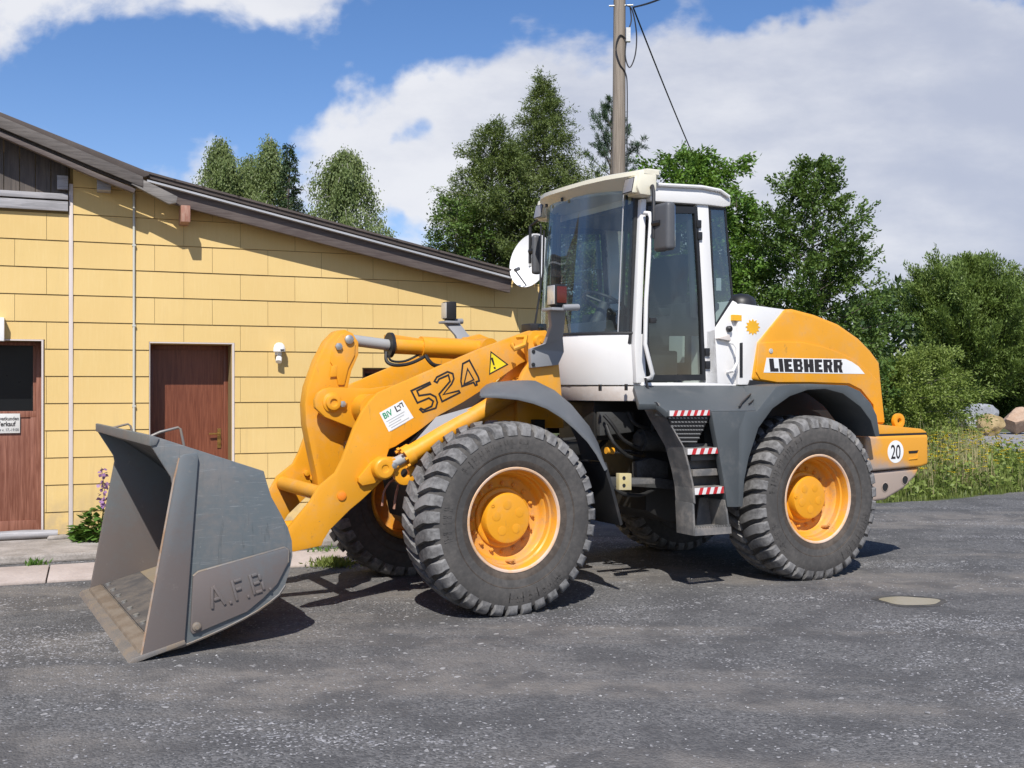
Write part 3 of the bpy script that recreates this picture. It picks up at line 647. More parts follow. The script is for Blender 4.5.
mb.tube(smooth_path([(.11, -.08, 7.25), (-.0, -.12, 7.3), (-.06, -.12, 7.1), (.0, -.12, 6.85), (.1, -.08, 6.70), (.125, -.06, 6.4), (.12, -.06, 5.2), (.125, -.06, 4.0)]), .011, 6)
[m_.build('cable_loop', 'wire', POLE) for m_ in mb.split()]
def wire(name, a, b, sag, label, r=.014):
    a, b = Vector(a), Vector(b); pts = []
    for i in range(21): t = i / 20; p = a.lerp(b, t); p.z -= sag * 4 * t * (1 - t); pts.append(p)
    mb = MB(); mb.tube(pts, r, 6); return mb.build(name, 'wire', label=label, category='wire')
wire('service_wire', (1.929,16.95,7.774), (5.562,29,6.665), .12, 'black service wire slanting down from the pole top into the trees')
wire('overhead_wire', (1.945,16.95,7.774), (2.298,13,6.722), .05, 'short wire leaving the pole top towards the upper edge')

# ---------------------------------------------------------------- wheel loader (local frame: x forward, y to its left = camera side, z up; origin under the front axle)
WL = empty('wheel_loader', (-0.558,9.082,0), 3.64359, label='yellow and white articulated wheel loader with a grey bucket lowered to the ground', category='wheel loader')
def P(name, mb, mats, bevel=0, parent=None, **k): return mb.build(name, mats, parent or WL, bevel=bevel, **k)
def both(name, mb, mats, bevel=0, **k): return P(name, mb, mats, bevel, **k), P(name, mb.mirror(), mats, bevel, **k)
def strip(path, t, side=1):
    """closed polygon of a plate of thickness t along an open xz path"""
    out = []
    for i, p in enumerate(path):
        a = Vector(path[max(0, i - 1)]); b = Vector(path[min(len(path) - 1, i + 1)]); d = (b - a).normalized(); out.append((p[0] - d.y * t * side, p[1] + d.x * t * side))
    return list(path) + out[::-1]

# ---- wheels
def wheel_meshes():
    tz = MB()
    def side(s):
        prof = [(.392, .205), (.400, .236), (.425, .249), (.45, .252)]
        tz.lathe([(r, s * d) for r, d in prof], (0, 0, 0), 'y', 72, 1)
        prof = [(.45, .252), (.50, .259), (.512, .2595), (.516, .265), (.528, .266), (.58, .268), (.63, .262), (.672, .246), (.694, .215), (.709, .15), (.711, 0)]
        tz.lathe([(r, s * d) for r, d in prof], (0, 0, 0), 'y', 72, 0)
        tz.lathe([(r, s * d) for r, d in ((.505, .2602), (.508, .2632), (.512, .2632), (.515, .2602))], (0, 0, 0), 'y', 72, 1)
    side(1); side(-1)
    N = 35; pt = 2 * math.pi / N
    for s in (1, -1):
        for k in range(N):
            a0 = k * pt + (pt / 2 if s < 0 else 0)
            secs = [(.010, .736, .69, .20, -.30), (.05, .744, .69, .27, -.20), (.12, .743, .685, .30, -.04), (.19, .737, .675, .31, .08), (.235, .724, .66, .33, .10), (.258, .702, .645, .30, .10), (.266, .676, .640, .25, .10)]
            vs = []
            for (y, rt, rb, w, o) in secs:
                for (r, ww) in ((rb, w + .07), (rt, w), (rt, -w), (rb, -w - .07)):
                    a = a0 + (o * 1.6 + ww) * pt; vs.append((r * math.cos(a), s * y, r * math.sin(a)))
            n = len(secs); fs = [(0, 1, 2, 3), tuple((n - 1) * 4 + q for q in (3, 2, 1, 0))]
            for i in range(n - 1):
                for q in range(4): fs.append((i * 4 + q, i * 4 + (q + 1) % 4, (i + 1) * 4 + (q + 1) % 4, (i + 1) * 4 + q))
            tz.add(vs, fs, 2)
    rr = random.Random(3)   # moulded marks on the outer sidewall
    for a_c, cnt in ((80, 11), (262, 9), (10, 5)):
        for i in range(cnt):
            a = R(a_c + (i - cnt / 2) * 5.6)
            for j in range(3):
                a1 = a + rr.uniform(-.030, .030); r0, r1 = (.545, .612) if j < 2 else (.575, .588); da = .006 if j < 2 else .032
                P_ = [((r_) * math.cos(q), .2655 + (.0035 if k_ else -.004), r_ * math.sin(q)) for k_ in (0, 1) for r_, q in ((r0, a1 - da), (r1, a1 - da), (r1, a1 + da), (r0, a1 + da))]
                tz.hexa(P_[:4], P_[4:], 0)
    rim = MB()
    rim.lathe([(.402, .205), (.404, .232), (.396, .242), (.384, .240), (.376, .228)], (0, 0, 0), 'y', 72, 1)
    rim.lathe([(.376, .228), (.366, .20), (.362, .165), (.350, .155), (.346, .11), (.334, .10), (.325, .06), (.312, .035), (.300, .028), (.0, .028)], (0, 0, 0), 'y', 72, 0)
    rim.lathe([(.402, -.2), (.38, -.235), (.35, -.2), (.33, -.05), (.33, .0), (.0, .0)], (0, 0, 0), 'y', 48, 0)
    hub = MB(); hub.lathe([(.235, .028), (.232, .045), (.222, .052), (.198, .054), (.194, .115), (.186, .128), (.170, .133), (.0, .134)], (0, 0, 0), 'y', 48)
    for k in range(5):
        a = R(20 + 72 * k); hub.lathe([(.036, .133), (.036, .1355), (.033, .1360), (0, .1360)], (.105 * math.cos(a), 0, .105 * math.sin(a)), 'y', 18)
    hub.lathe([(.016, .134), (.016, .142), (.008, .144), (.008, .136)], (.17 * math.cos(R(45)), -.006, .17 * math.sin(R(45))), 'y', 12)
    bolt = MB()
    for k in range(16):
        a = 2 * math.pi * (k + .3) / 16; c = (.262 * math.cos(a), 0, .262 * math.sin(a))
        bolt.lathe([(.017, .026), (.017, .046), (.010, .048), (.010, .058), (0, .060)], c, 'y', 6)
    bolt.tube([(.04, .10, -.325), (.03, .165, -.318), (.02, .18, -.31)], [.012, .011, .008], 8); bolt.box(-.005, .03, .15, .165, -.335, -.312)
    rim.add(bolt.v, bolt.f, 0)
    return tz, rim, hub
tz, rim, hub = wheel_meshes()
WB = 3.1009
W0 = empty('wheel', (0, .97, .725), 0, WL)
ty = tz.build('tyre', ['sidewall', 'sidebrown', 'tread'], W0, smooth=32); rm = rim.build('rim', ['rim', 'rim_lip'], W0); hb = hub.build('hub_cap', 'yellow', W0, smooth=30)
for k, (x, s, spin) in enumerate(((-WB, 1, 40), (0, -1, 15), (-WB, -1, 70))):
    w = empty('wheel', (x, .97 * s, .725), 0, WL); w.rotation_euler = (0, R(spin), 0 if s > 0 else math.pi)
    for o in (ty, rm, hb): c = o.copy(); COL.objects.link(c); c.parent = w
W0.rotation_euler = (0, R(7), 0)

# ---- axles and frames
mb = MB(); mb.tube([(0, -.72, .725), (0, .72, .725)], .13, 20); mb.lathe([(.0, -.24), (.2, -.2), (.27, -.05), (.27, .05), (.2, .2), (0, .24)], (0, 0, .725), 'y', 24)
mb.tube([(0, .5, .725), (0, .72, .725)], [.17, .26], 20); mb.tube([(0, -.5, .725), (0, -.72, .725)], [.17, .26], 20); P('front_axle', mb, 'yellow_dirty')
P('rear_axle', mb.moved((-WB, 0, 0)), 'chassis')
mb = MB(); mb.prism([(.35, .62), (.42, .95), (.15, 1.25), (-.30, 1.70), (-.45, 1.5), (-.5, .62)], -.44, .44); mb.prism([(-.45, 1.66), (-.75, 1.6), (-.95, 1.2), (-1.05, .62), (-.5, .62)], -.16, .16); mb.box(-1.35, -1.0, -.22, .22, .66, .78); mb.box(-1.35, -1.0, -.22, .22, 1.12, 1.24)
P('front_frame', mb, 'chassis', .02)
mb = MB(); mb.prism([(-1.75, .62), (-1.75, 1.3), (-1.85, 1.62), (-4.1, 1.62), (-4.3, .75), (-3.6, .55), (-2.0, .5)], -.46, .46); mb.box(-2.4, -1.3, -.30, .30, 1.25, 1.60); mb.box(-3.95, -2.3, -.60, .60, .95, 1.70)
P('rear_frame', mb, 'chassis', .02)
tower = [(-0.424,2.136),(-0.471,2.187),(-0.595,2.196),(-0.692,2.093),(-0.711,2.001),(-0.74,1.744),(-0.769,1.385),(-0.33,1.393),(-0.321,1.687),(-0.377,1.833),(-0.443,1.932),(-0.415,2.03)]
mb = MB(); mb.prism(tower, .60, .66); both('lift_tower', mb, 'yellow', .008)
mb = MB(); mb.prism([(0.094,1.368),(-0.169,1.679),(-0.402,1.801),(-0.573,1.852),(-0.621,1.353)], .45, .60); both('frame_cheek', mb, 'yellow', .01); mb = MB(); mb.prism([(-0.13,1.416),(-0.232,1.744),(-0.374,1.885),(-0.565,2.021),(-0.692,2.04),(-0.721,1.405)], .42, .48); both('frame_web', mb, 'yellow', .006)
pv = (-0.528,0.66,2.101)
mb = MB(); mb.tube([(pv[0], .655, pv[2]), (pv[0], .70, pv[2])], [.058, .05], 20); mb.tube([(pv[0], .70, pv[2]), (pv[0], .712, pv[2])], .016, 10); both('arm_pivot_pin', mb, 'yellow')
mb = MB(); mb.tube([(-0.274,0.67,2.068), (-0.26,0.72,2.034), (-0.353,0.72,2.068), (-0.383,0.7,2.134), (-0.332,0.64,2.135)], .022, 8); P('grab_hook', mb, 'yellow')
b0 = (-0.573,0.45,2.237); mb = MB(); mb.box(b0[0] - .09, b0[0] + .07, .40, .56, b0[2] - .05, b0[2] + .02); vb = P('valve_block', mb, 'black', .01)
mb = MB(); mb.lathe([(0, .012), (.025, .01), (.03, 0)], (b0[0] - .03, .56, b0[2] - .01), 'y', 14); P('cap', mb, 'glass', parent=vb)

# ---- lift arms
armp = [(1.591,0.544),(1.543,0.693),(1.379,0.874),(1.318,0.98),(1.184,1.08),(1.133,1.176),(1.035,1.424),(0.968,1.545),(0.903,1.628),(0.846,1.682),(0.647,1.763),(0.322,1.894),(-0.043,2.039),(-0.471,2.187),(-0.577,2.215),(-0.674,2.18),(-0.703,2.096),(-0.654,2.02),(-0.405,1.917),(-0.246,1.817),(-0.043,1.695),(0.128,1.599),(0.322,1.506),(0.515,1.375),(0.7,1.266),(0.751,1.248),(0.772,1.195),(0.739,1.132),(0.705,1.069),(0.813,1.003),(0.976,0.866),(1.073,0.795),(1.231,0.653),(1.279,0.581),(1.296,0.538),(1.511,0.509)]
mb = MB(); mb.prism(armp, .505, .56); ARM, ARM2 = both('lift_arm', mb, 'yellow', .010)
YA = .5615
mb = MB(); ct = (1.273,0.5,0.92); mb.tube([(ct[0], -.505, ct[2]), (ct[0], .505, ct[2])], .058, 20); P('cross_tube', mb, 'yellow')
cm = (0.855,0.5,1.558); mb = MB(); mb.tube([(cm[0], -.505, cm[2]), (cm[0], .505, cm[2])], .115, 24); P('arm_cross_beam', mb, 'yellow')
brk = [(1.258,1.566),(1.262,1.627),(1.238,1.681),(1.19,1.712),(1.133,1.724),(1.019,1.72),(0.794,1.716),(0.537,1.752),(0.624,1.623),(0.743,1.529),(0.878,1.436),(0.961,1.406),(1.019,1.43),(1.182,1.495)]
mb = MB(); mb.prism(brk, .245, .30); P('crank_bracket', mb, 'yellow', .008)
cp = (1.125,0.3,1.607); mb = MB(); mb.lathe([(.078, 0), (.078, .014), (.06, .018), (.058, .045), (.03, .048), (.028, .035), (0, .035)], (cp[0], .30, cp[2]), 'y', 24); q = (1.048,0.3,1.595); mb.prism([(cp[0], cp[2] + .03), (cp[0], cp[2] - .05), (q[0] - .03, q[2] - .04), (q[0] - .04, q[2] + .02)], .30, .318); bp = P('crank_pin', mb, 'yellow', .003)
mb = MB(); mb.lathe([(.026, .318), (.026, .338), (.012, .342), (0, .342)], (q[0], 0, q[2]), 'y', 6); P('bolt', mb, 'steel', parent=bp)
crank = [(1.032,2.173),(0.965,2.188),(0.898,2.16),(0.847,2.089),(0.847,1.984),(0.906,1.856),(0.94,1.704),(0.906,1.583),(0.948,1.384),(0.973,1.257),(0.948,1.065),(1.006,0.956),(1.056,0.752),(1.171,0.742),(1.196,1.011),(1.245,1.233),(1.285,1.43),(1.294,1.587),(1.273,1.728),(1.196,1.94),(1.114,2.091)]
mb = MB(); mb.prism(crank, .0, .15); CR = P('bell_crank', mb, 'yellow', .02)
mb = MB(); mb.prism([(1.008,2.141),(0.967,2.162),(0.916,2.135),(0.883,2.072),(0.887,1.984),(0.941,1.879),(0.975,1.743),(1.025,1.743),(1.05,1.862),(1.091,1.925),(1.067,2.053)], .15, .163); P('crank_face_plate', mb, 'yellow', .005, parent=CR)
mb = MB(); mb.prism([(1.082,1.894),(1.036,1.902),(1.04,1.811),(1.098,1.807)], .163, .167); P('cast_pad', mb, 'yellow', .002, parent=CR)
tp = (0.939,0.17,2.106); t2 = (1.026,0.17,2.049)
mb = MB(); mb.lathe([(.036, .163), (.036, .185), (.02, .192), (0, .193)], (tp[0], 0, tp[2]), 'y', 18); mb.lathe([(.030, .163), (.030, .185), (.014, .19), (0, .19)], (t2[0], 0, t2[2]), 'y', 6); [P('bolt', m_, 'steel', parent=CR) for m_ in mb.split()]
mb = MB(); mb.tube([(1.2, .07, .62), (1.80, .07, .62)], .06, 14); P('tilt_link', mb, 'yellow')
# tilt cylinder
r0, r1, c1, e1 = (0.912,0.05,2.111), (0.556,0.05,2.073), (-0.275,0.05,2.046), (-0.333,0.05,2.06)
mb = MB(); mb.tube([r0, r1], .046, 18); rodT = P('tilt_rod', mb, 'greyrod')
gm = Vector(r1).lerp(Vector(c1), .02)
mb = MB(); mb.tube([Vector(r1).lerp(Vector(c1), .35), c1], .088, 24); mb.tube([Vector(r1).lerp(Vector(c1), .03), Vector(r1).lerp(Vector(c1), .36)], .070, 24); mb.tube([(e1[0], -.07, e1[2]), (e1[0], .17, e1[2])], .085, 20); TC = P('tilt_cylinder', mb, 'yellow')
mb = MB(); mb.tube([Vector(r1), Vector(r1).lerp(Vector(c1), .035)], .105, 20); P('gland', mb, 'black', parent=TC)
mb = MB(); mb.prism([(0.55,2.162),(0.2,2.12),(-0.24,2.116),(-0.24,2.095),(0.2,2.087),(0.55,2.113)], -.06, .10); P('guard_plate', mb, 'yellow', .006, parent=TC)
mb = MB()
mb.tube(smooth_path([(0.594,0.1,2.014), (0.598,0.12,1.94), (0.54,0.14,1.907), (0.408,0.12,1.917), (0.273,0.1,1.969), (0.159,0.05,2.039)]), .015, 8)
mb.tube(smooth_path([(0.577,0.1,1.989), (0.542,0.1,1.941), (0.418,0.08,1.942), (0.274,0.06,2.003)]), .010, 8)
mb.tube(smooth_path([(0.246,0.1,1.994), (0.2,0.12,1.927), (0.127,0.1,1.903), (-0.051,0,1.906)]), .018, 8)
[P('hydraulic_hose', m_, 'hose') for m_ in mb.split()]
# lift cylinders
a0, a1, a2, a3 = (0.835,0.635,1.106), (0.603,0.635,1.205), (0.662,0.635,1.18), (-0.363,0.635,1.715)
for s in (1, -1):
    F = lambda p: (p[0], p[1] * s, p[2])
    mb = MB(); mb.tube([F(a2), F(Vector(a2).lerp(Vector(a3), .06))], .085, 20); mb.tube([F(a2), F(a3)], .072, 22)
    for k in range(8):
        d = (Vector(a3) - Vector(a2)).normalized(); u = d.orthogonal().normalized(); w = d.cross(u); an = k * math.pi / 4; c = Vector(a2) + (u * math.cos(an) + w * math.sin(an)) * .082
        mb.tube([F(c - d * .022), F(c)], .013, 6)
    cyl = P('lift_cylinder', mb, 'yellow')
    mb = MB(); mb.tube([F(a0), F(a1)], .040, 16); P('rod', mb, 'greyrod', parent=cyl)
mb = MB(); mb.prism([(1.018,1.037),(0.913,1.155),(0.848,1.195),(0.707,1.186),(0.674,1.123),(0.716,1.063),(0.84,1.037),(0.889,0.993),(0.986,0.979),(1.018,1.007)], .56, .60); mb.lathe([(.085, .60), (.085, .675), (.07, .69), (.03, .692), (.028, .684), (0, .684)], ((0.837,0.66,1.108)[0], 0, (0.837,0.66,1.108)[2]), 'y', 26); mb.prism([(0.902,1.152),(0.747,1.184),(0.714,1.122),(0.755,1.078),(0.886,1.052)], .64, .665); LB_ = both('cylinder_lug', mb, 'yellow', .006)[0]
q = (0.763,0.68,1.129); mb = MB(); mb.lathe([(.026, .665), (.026, .69), (.01, .695), (0, .695)], (q[0], 0, q[2]), 'y', 6); P('bolt', mb, 'steel', parent=LB_)
q = (0.655,0.62,1.063); mb = MB(); mb.lathe([(.036, -.022), (.092, -.022), (.092, .022), (.036, .022)], (q[0], .62, q[2]), 'y', 26, closed=True); P('lifting_eye', mb, 'yellow', .004)
mb = MB(); mb.tube(smooth_path([(0.643,0.45,0.995), (0.722,0.5,0.987), (0.772,0.5,0.912), (0.789,0.5,0.804)]), .009, 6); mb.tube(smooth_path([(0.626,0.45,0.963), (0.672,0.5,0.883), (0.689,0.5,0.775)]), .011, 6); [P('brake_line', m_, 'beamend') for m_ in mb.split()]
q = (1.139,0.562,0.904); mb = MB(); mb.lathe([(.034, 0), (.034, .010), (.026, .014), (0, .014)], (q[0], .56, q[2]), 'y', 20); P('reflector', mb, 'amber', parent=ARM)
q = (1.075,-0.505,0.999); mb = MB(); mb.lathe([(.024, 0), (.024, .03), (0, .034)], (q[0], -.505, q[2]), 'y', 8); q = (1.031,-0.505,0.955); mb.lathe([(.018, 0), (.018, .03), (0, .034)], (q[0], -.505, q[2]), 'y', 8); [P('grease_nipple', m_, 'yellow', parent=ARM2) for m_ in mb.split()]
# markings on the arm
def zz(s): return [(360 + a / 6.4, 340 + b / 6.4) for a, b in s]
D5 = [(0.58,1.702),(0.409,1.774),(0.395,1.748),(0.511,1.694),(0.499,1.668),(0.406,1.68),(0.354,1.655),(0.338,1.606),(0.353,1.555),(0.473,1.521),(0.507,1.551),(0.489,1.569),(0.461,1.556),(0.401,1.581),(0.39,1.612),(0.42,1.632),(0.521,1.594)]
D2 = [(0.382,1.77),(0.355,1.812),(0.257,1.857),(0.204,1.84),(0.193,1.793),(0.215,1.747),(0.284,1.674),(0.153,1.706),(0.137,1.679),(0.308,1.602),(0.339,1.673),(0.243,1.775),(0.254,1.813),(0.325,1.785),(0.346,1.753)]
D4 = [(0.135,1.723),(0.146,1.775),(0.129,1.919),(0.06,1.952),(-0.023,1.814),(-0.036,1.773),(-0.008,1.764),(-0.015,1.741),(0.013,1.731),(0.027,1.756)]
D4I = [(0.102,1.76),(0.077,1.86),(0.032,1.789)]
mb = MB()
for d in (D5, D2, D4): mb.ribbon(d, YA, .015)
mb.ribbon(D4I, YA, -.012)
P('model_number', mb, 'ink', parent=ARM, smooth=0, recalc=False)
st = [(0.836,1.528),(0.643,1.627),(0.55,1.487),(0.757,1.382)]
mb = MB(); mb.prism(st, .560, YA); P('sticker', mb, 'sticker', parent=ARM, smooth=0)
rv = Vector((st[1][0] - st[0][0], 0, st[1][1] - st[0][1])).normalized(); uv = Vector((rv.z, 0, -rv.x)); uv = uv if uv.z > 0 else -uv
og = Vector((st[0][0], YA + .0015, st[0][1]))
mb = text_mb('BiV', og + rv * .014 - uv * .062, rv, uv, .066, .9, .0016); P('sticker_print', mb, 'green', parent=ARM, smooth=0, recalc=False)
mb = MB()
def qline(a, b, w, h): # strip on the sticker plane
    o = og + rv * a - uv * b; mb.add([o, o + rv * w, o + rv * w - uv * h, o - uv * h], [(0, 1, 2, 3)])
W_ = (Vector(st[1]) - Vector(st[0])).length
for (a, b, w, h) in ((.130, .012, .010, .05), (.14, .054, .028, .008), (.150, .02, .024, .008), (.170, .028, .008, .02), (.175, .012, .03, .008), (.195, .02, .008, .03)): qline(a, b, w, h)
P('sticker_logo', mb, 'ink', parent=ARM, smooth=0, recalc=False)
mb = MB()
for k in range(5): qline(.02 + .012 * (k % 2), .085 + .02 * k, W_ * (.78 - .12 * (k % 3)), .005)
P('sticker_small_print', mb, 'greytext', parent=ARM, smooth=0, recalc=False)
tr = [(-0.128,2.022),(-0.295,1.912),(-0.114,1.825)]
mb = MB(); mb.prism(tr, .560, YA, mi=0); mb.ribbon(tr, YA + .001, .010, mi=1)
c = Vector(((tr[0][0] + tr[1][0] + tr[2][0]) / 3, (tr[0][1] + tr[1][1] + tr[2][1]) / 3)); ba = Vector((tr[0][0] - tr[2][0], tr[0][1] - tr[2][1])).normalized(); ax_ = Vector((tr[1][0], tr[1][1])) - c; ax_.normalize(); pe = Vector((-ax_.y, ax_.x))
vt = Vector((0, 1)); 
def qd(cx, cz, w0, w1, h, tl=.25):
    mb.add([(cx + w0 + tl * h, YA + .001, cz + h), (cx - w0 + tl * h, YA + .001, cz + h), (cx - w1, YA + .001, cz), (cx + w1, YA + .001, cz)], [(0, 1, 2, 3)], 1)
qd(c.x + .018, c.y - .015, .011, .007, .062, .35); qd(c.x + .010, c.y - .045, .009, .009, .017, .2)
P('warning_sign', mb, ['signyellow', 'ink'], parent=ARM, smooth=0, recalc=False)

# ---- bucket
HB = 1.22
outp = [(2.437,0.065),(2.298,0.107),(2.169,0.151),(2.051,0.198),(1.958,0.241),(1.877,0.29),(1.815,0.334),(1.774,0.391),(1.743,0.489),(1.722,0.588),(1.726,0.69),(1.754,0.783),(1.802,0.876),(1.867,0.994),(1.901,1.102),(1.918,1.169)]
side = [(2.702,0.024)] + outp + [(2.642,1.425),(2.642,1.356),(2.519,1.154),(2.506,1.09)]
tip = (2.768,1.22,-0.009); bd = Vector((outp[2][0] - tip[0], outp[2][1] - tip[2])).normalized(); bn = Vector((-bd.y, bd.x)); bn = bn if bn.y > 0 else -bn
floor_a = (tip[0] + bd.x * .16, tip[2] + bd.y * .16 + .004)
lip = [(2.642,1.425),(2.642,1.356)]
path = [floor_a] + outp + [lip[0]]
mb = MB(); mb.prism(strip(path, .03, -1), -HB + .03, HB - .03); BK = P('bucket', mb, 'steelplate')
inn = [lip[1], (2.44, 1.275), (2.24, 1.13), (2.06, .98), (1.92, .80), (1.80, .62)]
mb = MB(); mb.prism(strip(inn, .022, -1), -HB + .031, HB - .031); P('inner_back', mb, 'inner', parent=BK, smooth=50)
mb = MB(); mb.prism([lip[0], (lip[0][0] + .012, lip[0][1] - .004), (lip[1][0] + .012, lip[1][1]), lip[1], (lip[1][0] - .03, lip[1][1] + .005), (lip[0][0] - .05, lip[0][1] - .02)], -HB - .012, HB + .012); P('spill_lip', mb, 'steelplate', .008, parent=BK)
mb = MB(); mb.prism(side, HB - .03, HB)
P('side_plate', mb, 'steelplate', .006, parent=BK); P('side_plate', mb.mirror(), 'rusty', .006, parent=BK)
mb = MB(); mb.tube([(p[0], HB + .016, p[1]) for p in [(2.469,1.275),(2.503,1.136),(2.701,0.043)]], .008, 6); P('worn_edge', mb, 'rustedge', parent=BK)
mb = MB(); mb.tube([(p[0], HB - .012, p[1] + .004) for p in [floor_a] + outp[:8]], .014, 8); P('bottom_rim', mb, 'wear', parent=BK)
mb = MB(); mb.prism([(2.469,1.287),(2.438,1.299),(2.362,1.306),(2.353,1.27),(2.437,0.107),(2.699,0.039),(2.5,1.134)], HB, HB + .028)
for m_ in (mb, mb.mirror()): P('side_cutter', m_, 'rusty', .008, parent=BK)
aw = [(2.384,0.512),(2.352,0.537),(1.781,0.653),(1.754,0.632),(1.758,0.551),(1.834,0.413),(1.924,0.331),(2.035,0.249),(2.355,0.146),(2.389,0.142),(2.401,0.165)]
mb = MB(); mb.prism(aw, HB, HB + .022)
wp = P('wear_plate', mb, 'rusty', .004, parent=BK); mb = MB(); mb.tube([(p[0], HB + .016, p[1]) for p in aw[:5]], .0075, 6); P('weld_bead', mb, 'wear', parent=wp)
q = (2.363,1.24,0.186); mb = MB(); mb.lathe([(.030, 0), (.028, .010), (.017, .013), (.017, .02), (0, .021)], (q[0], HB + .022, q[2]), 'y', 16); P('bolt', mb, 'wear', parent=wp)
# raised letters, each stroke a welded bar
LY = HB + .0225
def bar(a, b, w=.017, h=.012):
    a, b = Vector(a), Vector(b); d = (b - a).normalized(); n = Vector((-d.y, d.x)) * w / 2
    mb.prism([tuple(a + n), tuple(b + n), tuple(b - n), tuple(a - n)], LY - .003, LY + h)
lb = [(2.265,0.293),(1.924,0.375)]; l0, l1 = Vector(lb[0]), Vector(lb[1]); rd = (l1 - l0).normalized(); ud = Vector((rd.y, -rd.x)); ud = ud if ud.y > 0 else -ud; ud = (ud + rd * -.02).normalized()
def L(a, b): return l0 + rd * a + ud * b
mb = MB(); H = .135
bar(L(.00, 0), L(.035, H)); bar(L(.044, H + .004), L(.085, .0)); bar(L(.025, .052), L(.066, .052))
bar(L(.115, 0), L(.13, 0))
bar(L(.165, 0), L(.165, H)); bar(L(.176, H - .009), L(.225, H - .009)); bar(L(.176, .070), L(.212, .070))
bar(L(.235, .0), L(.25, .0))
bar(L(.285, 0), L(.285, H)); bar(L(.296, H - .009), L(.333, H - .009)); bar(L(.296, .070), L(.336, .070)); bar(L(.296, .009), L(.338, .009)); bar(L(.345, H - .014), L(.345, .082)); bar(L(.352, .066), L(.352, .012))
bar(L(.385, 0), L(.40, 0))
P('raised_letters', mb, 'rusty', .003, parent=wp)
t3 = Vector((tip[0] + .012, tip[2] + .0))
mb = MB(); pe_ = [t3, t3 + bd * .36, t3 + bd * .36 + bn * .028, t3 + bd * .03 + bn * .034, t3 + bn * .012]
mb.prism([tuple(p) for p in pe_], -HB - .035, HB + .035); CE = P('cutting_edge', mb, 'wear', .004, parent=BK)
mb = MB(); pe_ = [t3 + bd * .075 + bn * .029, t3 + bd * .19 + bn * .029, t3 + bd * .18 + bn * .050, t3 + bd * .09 + bn * .050]
mb.prism([tuple(p) for p in pe_], -HB + .035, HB - .035); P('edge_doubler', mb, 'mudband', .006, parent=BK)
mb = MB(); pe_ = [floor_a, outp[0], (outp[0][0], outp[0][1] + .036), (floor_a[0], floor_a[1] + .036)]
s0 = t3 + bd * .195 + bn * .037; s1 = t3 + bd * .98 + bn * .037; mid_ = t3 + bd * .50 + bn * .037
mb.prism([tuple(s0), tuple(mid_), tuple(mid_ + bn * .008), tuple(s0 + bn * .008)], -HB + .033, HB - .033); P('floor_plate', mb, 'floorplate', parent=BK, smooth=0)
mb = MB(); mb.prism([tuple(mid_ + bd * .004), tuple(s1), tuple(s1 + bn * .006), tuple(mid_ + bd * .004 + bn * .006)], -HB + .033, HB - .033); P('soil_layer', mb, 'dirtfloor', parent=BK, smooth=0)
mb = MB()
for k in range(9):
    c = t3 + bd * .225 + bn * .044; y = -1.08 + k * .27; mb.tube([(c.x, y, c.y), (c.x + bn.x * .016, y, c.y + bn.y * .016)], .022, 12)
[P('edge_bolt', m_, 'steel', parent=BK) for m_ in mb.split()]
mb = MB(); mb.tube([(2.612,1.05,1.411), (2.555,1.05,1.436), (2.441,1.05,1.463), (2.425,1.05,1.453), (2.403,1.05,1.341)], .009, 8); mb.tube([(2.639,-0.85,1.382), (2.456,-0.85,1.427), (2.436,-0.85,1.41), (2.413,-0.85,1.312)], .009, 8)
[P('loop_handle', m_, 'wear', parent=BK) for m_ in mb.split()]

mb = MB(); v_ = [(0.539,0.565,1.305), (0.359,0.565,1.49), (0.004,0.565,1.578), (0.063,0.68,1.553), (0.196,0.7,1.405), (0.455,0.7,1.27)]; mb.add(v_ + [(x, y - .01, z - .012) for x, y, z in v_], [(0, 1, 2, 3, 4, 5), (11, 10, 9, 8, 7, 6)] + [(i, 6 + i, 6 + (i + 1) % 6, (i + 1) % 6) for i in range(6)]); P('fender_front_plate', mb, 'bracket')
# ---- front fenders and mud flaps
def fender(s):
    rs = [(72.5, .985, .0, 1.22), (75, .972, .012, 1.22), (80, .952, .045, 1.22), (91, .922, .10, 1.22), (100, .905, .15, 1.22), (108, .895, .20, 1.22), (118, .880, .215, 1.22), (128, .870, .215, 1.22), (138, .875, .20, 1.22), (147, .880, .17, 1.22), (157, .888, .13, 1.22)]
    rows = []
    for (a, r, o, yo) in rs:
        ca, sa = math.cos(R(a)), math.sin(R(a)); yin = .70 + (.44 * max(0, (79 - a) / 7.5))
        k = min(1, .04 + max(0, a - 72.5) / 17.0); yin = yo - (yo - .70) * k; sec = [(yo, r), (yo - .012 * k, r + .02 * k), (yo - .07 * k, r + .30 * o + .012 * k), (yo - .17 * k, r + .72 * o + .012 * k), (yo - .30 * k, r + o + .012 * k), (yin + .1 * k, r + o + .016 * k), (yin, r + o)]
        rows.append([(r_ * ca, y * s, .725 + r_ * sa) for y, r_ in sec] + [((r_ - .016) * ca, (y - .004) * s, .725 + (r_ - .016) * sa) for y, r_ in sec[::-1]])
    n = len(rows[0]); vs = [p for r_ in rows for p in r_]; fs = [tuple(range(n))[::-1], tuple((len(rows) - 1) * n + j for j in range(n))]
    for i in range(len(rows) - 1):
        for j in range(n): fs.append((i * n + j, i * n + (j + 1) % n, (i + 1) * n + (j + 1) % n, (i + 1) * n + j))
    mb = MB(); mb.add(vs, fs); return mb
